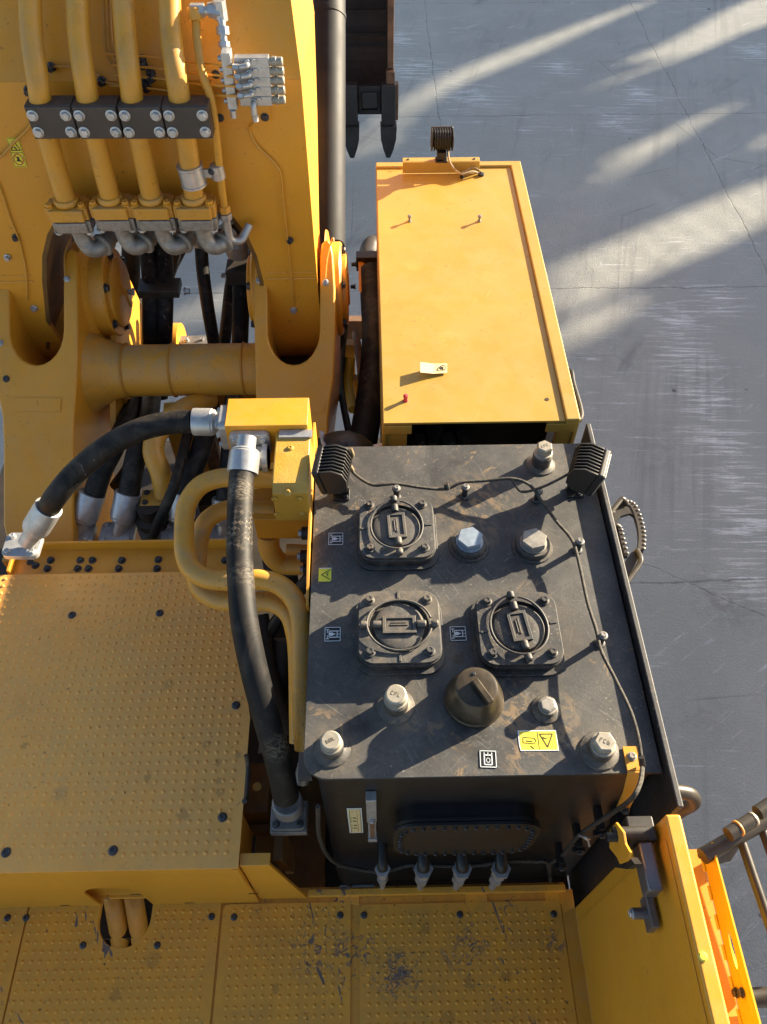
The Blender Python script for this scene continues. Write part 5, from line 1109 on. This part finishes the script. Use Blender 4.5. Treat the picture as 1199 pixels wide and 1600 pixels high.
g = G(); a_, b_, c_ = BU(307, 16, .11), BU(345, 18, .11), BU(349, 60, .10)
g.cyl(a_+V((-.02, 0, 0)), a_+V((.03, 0, 0)), .024, 6); g.cyl(a_, b_, .016, 12); g.cyl(a_+V((.045, 0, 0)), a_+V((.075, 0, 0)), .026, 6); g.cyl(b_, b_+(a_-b_).normalized()*.03, .026, 6); g.cyl(b_+V((0, 0, .04)), b_-V((0, 0, .03)), .024, 6)
d = BU(352, 84, .08); g.cyl(b_, d, .014, 12); m_ = b_.lerp(d, .35); g.cyl(m_, m_.lerp(d, .3), .024, 6); g.cyl(m_.lerp(d, .55), m_.lerp(d, .75), .022, 6)
g.done('pipe_union', ZINC, EX, label='zinc pipe unions turning down to the small valves')
# bank of five small valves
MP = [BF(326, 78, .004), BF(416, 82, .004), BF(424, 192, .004), BF(340, 192, .004)]
g = G(); zA, zB_ = BF(0, 86, 0).z, BF(0, 192, 0).z
xA, xB2 = BF(330, 130, 0).x, BF(424, 190, 0).x
g.box(((xA+xB2)/2, YB-.008, (min(zA, zk+.0)+zB_)/2), (xB2-xA, .014, min(zA, zk)-zB_)); g.box(((xA+xB2)/2-.01, YB-.03, min(zA, zk)+.0), (xB2-xA-.03, .05, .012)); vp = g.done('valve_bank_plate', Y_PAINT, EX, bevel=.002, label='yellow mounting plate of the five small valves on the boom')
for px, py in ((344, 184), (414, 183), (337, 116), (415, 120)): bolt(vp, BF(px, py, .016), NY, .013, .012, 'k')
rows = [(100, 360, 420), (115, 363, 422), (130, 365, 423), (145, 367, 424), (160, 369, 425)]
lab = ('topmost', 'second', 'middle', 'fourth', 'lowest')
mn = G(); 
for i, (y, xa_, xb_) in enumerate(rows):
    a, b = BF(xa_+6, y, .09), BF(xb_, y, .09); g = G(); g.box(((a.x+b.x)/2, YB-.065, (a.z+b.z)/2), (b.x-a.x, .036, .036)); v = g.done('small_valve', ZINC, EX, bevel=.002, label='%s of the five small zinc valves on the boom' % lab[i])
    g = G(); q = V((b.x, YB-.07, (a.z+b.z)/2)); g.lathe([(.015, 0), (.015, .010), (.018, .012), (.018, .026), (.016, .028), (.016, .048), (.013, .052)], q, (1, 0, 0), 12); g.done('end_cap', CREAM, v)
    q = BF(xa_+27, y+2, .106); q = V((q.x, YB-.084, q.z)); g = G(); g.lathe([(.013, 0), (.013, .012), (.009, .014)], q, NY, 14); q3 = q+V((.022, 0, .004)); g.lathe([(.011, 0), (.011, .006)], q3, NY, 6)
    if i < 4: g.tube([q+V((0, -.012, 0)), q+V((-.004, -.026, 0)), q+V((-.03, -.028, -.004))], .010, 10); g.lathe([(.012, 0), (.012, .022)], q+V((-.055, -.028, -.004)), (1, 0, 0), 6)
    else: g.tube([q+V((0, -.012, 0)), q+V((0, -.026, -.006)), q+V((0, -.028, -.04))], .012, 10); g.lathe([(.013, 0), (.013, .024)], q+V((.002, -.028, -.065)), UPZ, 6)
    g.done('fitting', ZINC, v)
    if i < 4:
        s0 = q+V((-.055, -.028, -.004)); g = G()
        ends = [((300, 97), (225, 88)), ((300, 114), (236, 106)), ((300, 131), (240, 122)), ((300, 147), (232, 138))][i]
        g.tube([s0, BU(ends[0][0], ends[0][1], .05), BU(ends[1][0], ends[1][1], .03), BU(ends[1][0]-60, ends[1][1]-4, .02)], .0045, 8); g.done('grease_line', Y_PAINT, EX)
    else:
        s0 = q+V((.002, -.028, -.065)); g = G(); g.tube([s0]+[BF(x, y, .012) for x, y in ((390, 200), (402, 228), (436, 265), (442, 310), (449, 370), (456, 440), (459, 478))], .0045, 8); gl = g.done('grease_line', Y_DUSTY, EX, label='thin yellow grease line running down the right side of the boom')
        for px, py in ((453, 375),): bolt(gl, BF(px, py, .005), NY, .013, .02, 'k', 'clip')
        bolt(gl, BF(459, 484, -.0), (0, -1, -.1), .014, .02, 's', 'nipple')
xa, za = BF(351, 80, 0).x, BF(0, 84, 0).z; zbm = BF(0, 172, 0).z
g = G(); a = BF(352, 84, .10); b = BF(364, 172, .10); g.prism([V((a.x-.018, YB-.045, a.z)), V((a.x+.018, YB-.045, a.z)), V((b.x+.018, YB-.045, b.z)), V((b.x-.018, YB-.045, b.z))], (0, -.055, 0)); g.cyl(b, b-UPZ*.03, .012, 10)
for y in (96, 113, 130, 146, 163): q = a.lerp(b, (y-84)/88); g.cyl(V((q.x-.018, YB-.07, q.z)), V((q.x-.034, YB-.07, q.z)), .011, 8)
g.done('manifold', ZINC, EX, bevel=.002, label='upright zinc manifold bar feeding the small valves')
# left side grease lines, clips, boom sticker
g = G(); g.tube([BU(-20, 248, .02), BF(0, 246, .02), BF(20, 225, .02), BF(40, 206, .02), BF(52, 190, .02)], .0055, 8); g.done('grease_line', Y_DUSTY, EX)
g = G(); g.tube([BF(-20, 250, .01), BF(0, 292, .01), BF(18, 345, .01), BF(31, 378, .01), BF(41, 425, .01), BF(43, 470, .012)], .0045, 8); o = g.done('grease_line', Y_DUSTY, EX, label='thin yellow grease line down the left side of the boom')
bolt(o, BF(25, 371, .004), NY, .013, .02, 'k', 'clip'); bolt(o, BF(12, 402, .004), NY, .013, .02, 's', 'clip'); bolt(o, BF(54, 481, .0), (0, -1, -.1), .014, .02, 's', 'nipple')
g = G(); g.tube([BU(80, 104, .012), BU(115, 105, .012), BU(150, 115, .012), BU(165, 128, .012), BU(190, 133, .012), BU(220, 140, .012)], .0045, 8); o = g.done('grease_line', Y_DUSTY, EX)
for px, py in ((81, 104), (160, 126), (222, 92), (224, 100), (236, 112), (237, 121), (227, 128), (230, 136), (45, 141)): bolt(o, BU(px, py, .004), NY, .014, .03, 'k', 'clip')
# cable loops printed: shallow raised rectangular weld outline behind pipes
g = G()
for d_ in (0, 6, 12): g.tube([BU(160+d_, -30, .008), BU(162+d_, 40, .008), BU(166+d_, 85-d_, .008), BU(180+d_, 104-d_, .008), BU(215, 110-d_*.8, .008)], .004, 6)
g.done('wire_loop', Y_DUSTY, EX)
SK = V((8/42, 0, -1))
s0, s1, s2, s3 = BF(10, 215, .002), BF(30, 215, .002), BF(43, 261, .002), BF(23, 261, .002)
g = G(); g.prism([s0, s1, s2, s3], (0, -.0008, 0)); g.cur = 1
def SS(u, v, d=.0012): return s0+(s1-s0)*u+(s3-s0)*v+V((0, -d, 0))
ringbars(g, [SS(.05, .03), SS(.95, .03), SS(.95, .97), SS(.05, .97)], .0015, NY); g.bar(SS(.05, .5), SS(.95, .5), .002, NY)
ringbars(g, [SS(.5, .1), SS(.85, .42), SS(.15, .42)], .004, NY); g.bar(SS(.4, .3), SS(.6, .4), .006, NY)
g.cur = 2; ringbars(g, [SS(.5+.36*math.cos(a), .73+.19*math.sin(a)) for a in [i*2*PI/18 for i in range(18)]], .004, NY); g.bar(SS(.25, .60), SS(.76, .86), .003, NY); g.cur = 1
g.prism([SS(.42, .64), SS(.58, .64), SS(.58, .74), SS(.74, .80), SS(.3, .80), SS(.42, .72)], (0, -.0006, 0))
g.done('warning_sticker', [YELST, INK, REDI], EX, label='upright yellow sticker with a warning triangle and a no step sign on the boom', nosmooth=True)

# hanging hoses under the boom
def hang(pts, r, lbl=None): return hose(pts, r, label=lbl)
hang([(215, 340, 4.2), (228, 380, 4.3), (236, 430, 4.3), (237, 500, 4.3), (236, 570, 4.5), (236, 620, 4.6)], .050, 'left of the two hoses in the square clamp')
hang([(248, 350, 4.2), (255, 380, 4.3), (258, 430, 4.3), (257, 500, 4.3), (254, 570, 4.5), (250, 620, 4.6)], .047, 'right of the two hoses in the square clamp')
hang([(205, 370, 4.7), (205, 430, 4.8), (210, 500, 4.9), (215, 560, 4.9)], .055, 'dark hose behind the pair in the square clamp')
hang([(314, 370, 4.3), (317, 420, 4.35), (325, 480, 4.4), (335, 540, 4.5), (338, 570, 4.5)], .036, 'curved black hose hanging in the middle of the boom fork')
hang([(372, 400, 4.6), (362, 440, 4.6), (355, 500, 4.6), (348, 560, 4.6)], .036, 'slanting black hose right of the curved one')
hang([(365, 370, 4.4), (374, 420, 4.4), (377, 480, 4.4), (374, 560, 4.4)], .046, 'thick black hose nearest the right bracket')
hang([(165, 370, 4.9), (185, 430, 5.0), (205, 490, 5.0)], .02); hang([(290, 380, 4.9), (270, 420, 5.0), (262, 450, 5.0)], .03)
hang([(120, 330, 4.4), (122, 380, 4.5), (140, 420, 4.9)], .05); hang([(390, 350, 4.3), (384, 400, 4.5), (380, 460, 4.6)], .03); hang([(284, 345, 4.3), (278, 380, 4.5), (258, 450, 4.8)], .035)
hang([(355, 350, 4.2), (366, 375, 4.25), (378, 400, 4.3)], .06); 
g = G(); q = C(250, 450, 4.26); g.box(q+UPZ*.0, (.22, .12, .045)); f = g.done('hose_clamp', BROWN, EX, bevel=.004, label='square brown clamp holding two hoses in the boom fork')
for dx in (-.135, .135): bolt(f, q+V((dx, -.03, 0)), (1 if dx > 0 else -1, 0, 0), .016, .03, 's')
g = G(); q = C(374, 425, 4.34); g.box(q, (.13, .12, .09)); f = g.done('hose_clamp', DARK, EX, bevel=.004, label='dark clamp beside the right bracket')
bolt(f, q+V((-.065, -.03, 0)), (-1, 0, 0), .014, .03, 's')

for (px, py, Z, rr_) in ((216, 352, 4.2, .056), (249, 356, 4.2, .053), (372, 384, 4.22, .064), (315, 378, 4.3, .043)):
    q = C(px, py, Z); g = G(); g.lathe([(rr_, -.05), (rr_*1.04, -.047), (rr_*1.04, .03), (rr_*.8, .05)], q, (.05, -.1, 1), 22); g.done('ferrule', STEEL, EX)
# ---- boom cylinder
c0 = C(511, 470, 4.80); c1 = C(511, -40, 4.80); dcy = (c1-c0).normalized(); Lc = (c1-c0).length
g = G(); g.lathe([(.114, -.6), (.114, Lc*.86), (.118, Lc*.862), (.118, Lc*.875), (.114, Lc*.877), (.114, Lc+1.0)], c0, dcy, 48); g.done('boom_cylinder', CYLM, EX, ang=30, label='thick dark grey hydraulic cylinder beside the boom')
# ---- bucket far below
YK = 9.5
def KB(px, py): return FY(px, py, YK)
tipz = KB(600, 246).z; lipz = KB(600, 172).z; xk1 = KB(614, 150).x; xk0 = 2*xc-xk1
prof = [(YK, lipz), (YK+.5, lipz+.03), (YK+.95, lipz+.35), (YK+1.15, lipz+.9), (YK+1.0, lipz+1.5), (YK+.6, lipz+2.0), (YK+.2, lipz+2.15)]
sm_ = smooth([V((0, a, b)) for a, b in prof], 6); g = G()
for i in range(len(sm_)-1):
    a, b = sm_[i], sm_[i+1]; nn = (b-a).cross(V((1, 0, 0))).normalized()*.05
    g.prism([V((xk0, a.y, a.z)), V((xk1, a.y, a.z)), V((xk1, b.y, b.z)), V((xk0, b.y, b.z))], nn)
bk = g.done('bucket', BUCKM, EX, label='dark steel bucket with pointed teeth at the end of the arm')
for x_ in (xk0, xk1-.06):
    g = G(); g.prism([V((x_, p.y, p.z)) for p in sm_]+[V((x_, YK-.02, lipz+2.1)), V((x_, YK-.05, lipz+.5))], (.06, 0, 0)); g.done('side_wall', BUCKM, bk, bevel=.01)
    g = G(); g.box((x_+.03, YK-.05, lipz+.22), (.10, .12, .52)); g.box((x_+.10, YK-.03, lipz+.12), (.05, .10, .42)); g.done('side_cutter', RUST, bk, bevel=.015)
    g = G(); g.box((x_+.03, YK-.03, lipz+1.3), (.07, .08, 1.6)); g.done('side_edge', RUST, bk, bevel=.01)
ztc = [KB(607, 190).x, KB(549, 190).x]; spc = ztc[0]-ztc[1]
for k in range(6):
    x_ = ztc[0]-k*spc; zt_ = tipz
    if x_ < xk0: break
    g = G(); g.prism([V((x_-.085, YK-.02, lipz+.35)), V((x_+.085, YK-.02, lipz+.35)), V((x_+.085, YK-.02, lipz-.12)), V((x_-.085, YK-.02, lipz-.12))], (0, -.12, 0)); tt = g.done('tooth_adapter', BUCKM, bk, bevel=.02)
    g = G(); zt_ += .05; pr = [(.098, lipz-.13), (.092, lipz-.28), (.062, lipz-.42), (.040, zt_+.05), (.024, zt_)]
    for (w0, z0), (w1, z1) in zip(pr, pr[1:]):
        o = len(g.v); t0, t1 = w0*.8, w1*.8
        g.v += [V((x_+a*w0, YK-.08+b*t0, z0)) for a, b in ((-1, -1), (1, -1), (1, 1), (-1, 1))]+[V((x_+a*w1, YK-.08+b*t1, z1)) for a, b in ((-1, -1), (1, -1), (1, 1), (-1, 1))]
        for j in range(4): g.face([o+j, o+(j+1) % 4, o+4+(j+1) % 4, o+4+j][::-1])
    g.face([0, 1, 2, 3]); g.done('tooth', BUCKM, tt, ang=60)
g = G(); lp_ = []
for k in range(5):
    xa_, xb_ = ztc[0]-(k+1)*spc+.10, ztc[0]-k*spc-.10
    g = G(); g.prism([V((xa_, YK, lipz+.3)), V((xb_, YK, lipz+.3))]+[V((xb_+(xa_-xb_)*i/8, YK, lipz-.02+.10*math.sin(PI*i/8)**.5)) for i in range(9)], (0, -.05, 0)); g.done('lip', BUCKM, bk)
g = G(); q = KB(578, 152); g.box((q.x, YK-.07, q.z), (.18, .04, .18)); g.done('wear_pad', BUCKM, bk, bevel=.01)
for z_ in (.5, .75, 1.0, 1.25): 
    g = G(); g.box(((xk0+xk1)/2, YK+.85, lipz+z_), (xk1-xk0-.12, .03, .04)); g.done('wear_strip', BUCKM, bk)
# arm between boom top and bucket
g = G(); g.prism([V((xc-.3, 7.0, 7.0)), V((xc-.3, 10.6, 3.0)), V((xc-.3, 10.2, 2.7)), V((xc-.3, 9.8, 2.7)), V((xc-.3, 6.2, 6.4))], (.6, 0, 0)); g.done('dipper_arm', Y_PAINT, EX, bevel=.02)
g = G(); g.prism([V((xc-.45, K1.y-.3, K1.z-.2)), V((xc-.45, K1.y+.9, K1.z+.5)), V((xc-.45, K1.y+1.0, K1.z-.4)), V((xc-.45, K1.y+.2, K1.z-1.2))], (.9, 0, 0)); g.done('boom_head', Y_PAINT, EX, bevel=.02)
# ---- undercarriage below the deck
for x_ in (.62, -2.9):
    g = G(); pr = [V((x_-.30, -2.0, 1.05)), V((x_-.30, 3.3, 1.05)), V((x_-.30, 3.75, .8)), V((x_-.30, 3.85, .5)), V((x_-.30, 3.5, .06)), V((x_-.30, -2.2, .06)), V((x_-.30, -2.6, .5)), V((x_-.30, -2.5, .8))]
    g.prism(pr, (.6, 0, 0))
    for k in range(26): g.box((x_, -1.95+k*.21, 1.075), (.62, .16, .05))
    g.done('crawler_track', DARK, EX, bevel=.01)
g = G(); g.lathe([(.9, 1.0), (.9, 1.6)], V((-1.12, 1.2, 0)), UPZ, 40); g.box((-1.12, 1.2, .7), (3.0, 1.2, .5)); g.done('swing_base', DARK, EX)

# ================================================================== added unseen screen, cut to throw shade and sun streaks on the yard
def proj(p, D=40.0):
    a = V((math.cos(SUN_AZ), math.sin(SUN_AZ), 0)); t = (D - p.dot(a))/SUN.dot(a); return p+SUN*t
lit = [
 [(545, 252), (552, 225), (610, 165), (690, 118), (780, 82), (893, 40), (950, 20), (1010, 0), (1010, 8), (955, 32), (892, 60), (830, 88), (780, 108), (700, 140), (625, 190), (580, 255)],
 [(960, 102), (1020, 75), (1060, 55), (1117, 22), (1155, 5), (1230, -25), (1230, 30), (1199, 40), (1160, 52), (1110, 75), (1045, 100), (990, 118), (905, 150), (950, 125), (1045, 92)],
 [(845, 375), (905, 312), (945, 262), (950, 243), (1005, 221), (1092, 180), (1165, 157), (1103, 191), (1042, 229), (960, 277), (915, 322), (866, 377)],
 [(840, 425), (860, 417), (960, 375), (1050, 337), (1140, 300), (1230, 272), (1230, 352), (1199, 349), (1117, 390), (1080, 405), (1012, 432), (960, 457), (937, 465), (874, 499), (840, 515)],
 [(845, 525), (875, 508), (941, 477), (1005, 461), (993, 476), (967, 506), (892, 540), (850, 560)],
 [(1230, 190), (1199, 210), (1177, 225), (1162, 240), (1199, 229), (1230, 215)],
 [(262, 505), (278, 478), (330, 462), (395, 428), (420, 415), (420, 445), (375, 470), (330, 490), (285, 520), (262, 530)],
 [(120, 400), (160, 385), (215, 360), (215, 395), (160, 420), (120, 430)],
]
holes = [[proj(H(x, y, 0)) for x, y in L] for L in lit]  # openings shaped from the sun streaks wanted on the ground
def inset(P, dlt):
    lt = V((-math.sin(SUN_AZ), math.cos(SUN_AZ), 0)); q = [(p.dot(lt), p.z) for p in P]; nq = len(q)
    ar = sum(q[i][0]*q[(i+1) % nq][1]-q[(i+1) % nq][0]*q[i][1] for i in range(nq)); sg = 1 if ar > 0 else -1; out = []
    for i in range(nq):
        a, b, c = q[i-1], q[i], q[(i+1) % nq]; n1 = V((-(b[1]-a[1]), b[0]-a[0])).normalized(); n2 = V((-(c[1]-b[1]), c[0]-b[0])).normalized()
        m = n1+n2; m = m.normalized() if m.length > .3 else m*0; m = m*sg*dlt
        out.append(P[i]+lt*m.x+UPZ*m.y)
    return out
holes = [inset(h, .025) for h in holes]
ax = V((math.cos(SUN_AZ), math.sin(SUN_AZ), 0)); lat = V((-math.sin(SUN_AZ), math.cos(SUN_AZ), 0))
o_ = ax*40.0
g = G(); outline = [o_+lat*-16+UPZ*.0, o_+lat*16, o_+lat*16+UPZ*8.0, o_+lat*-16+UPZ*8.0]
outline = [o_+lat*-3+UPZ*.01, o_+lat*15+UPZ*.01, o_+lat*15+UPZ*12.0, o_+lat*10+UPZ*12.3, o_+lat*6+UPZ*13.1, o_+lat*3+UPZ*13.6, o_+lat*-3+UPZ*13.6]
g.prism(outline, ax*.15, holes=holes)
pm = g.done('added_shade_screen', SCREENM, None, nosmooth=True); pm['label'] = 'added unseen grey screen, its openings shaping the sun streaks on the yard'; pm['category'] = 'added shade screen'
g = G()
for k in range(70): g.box(ax*40.25+lat*6+UPZ*(4.6+k*.13), (.03, 18, .052), Matrix.Rotation(SUN_AZ, 3, 'Z'))  # added slats that dim the sun coming through the openings
g.done('dimming_slat', SCREENM, pm, nosmooth=True)
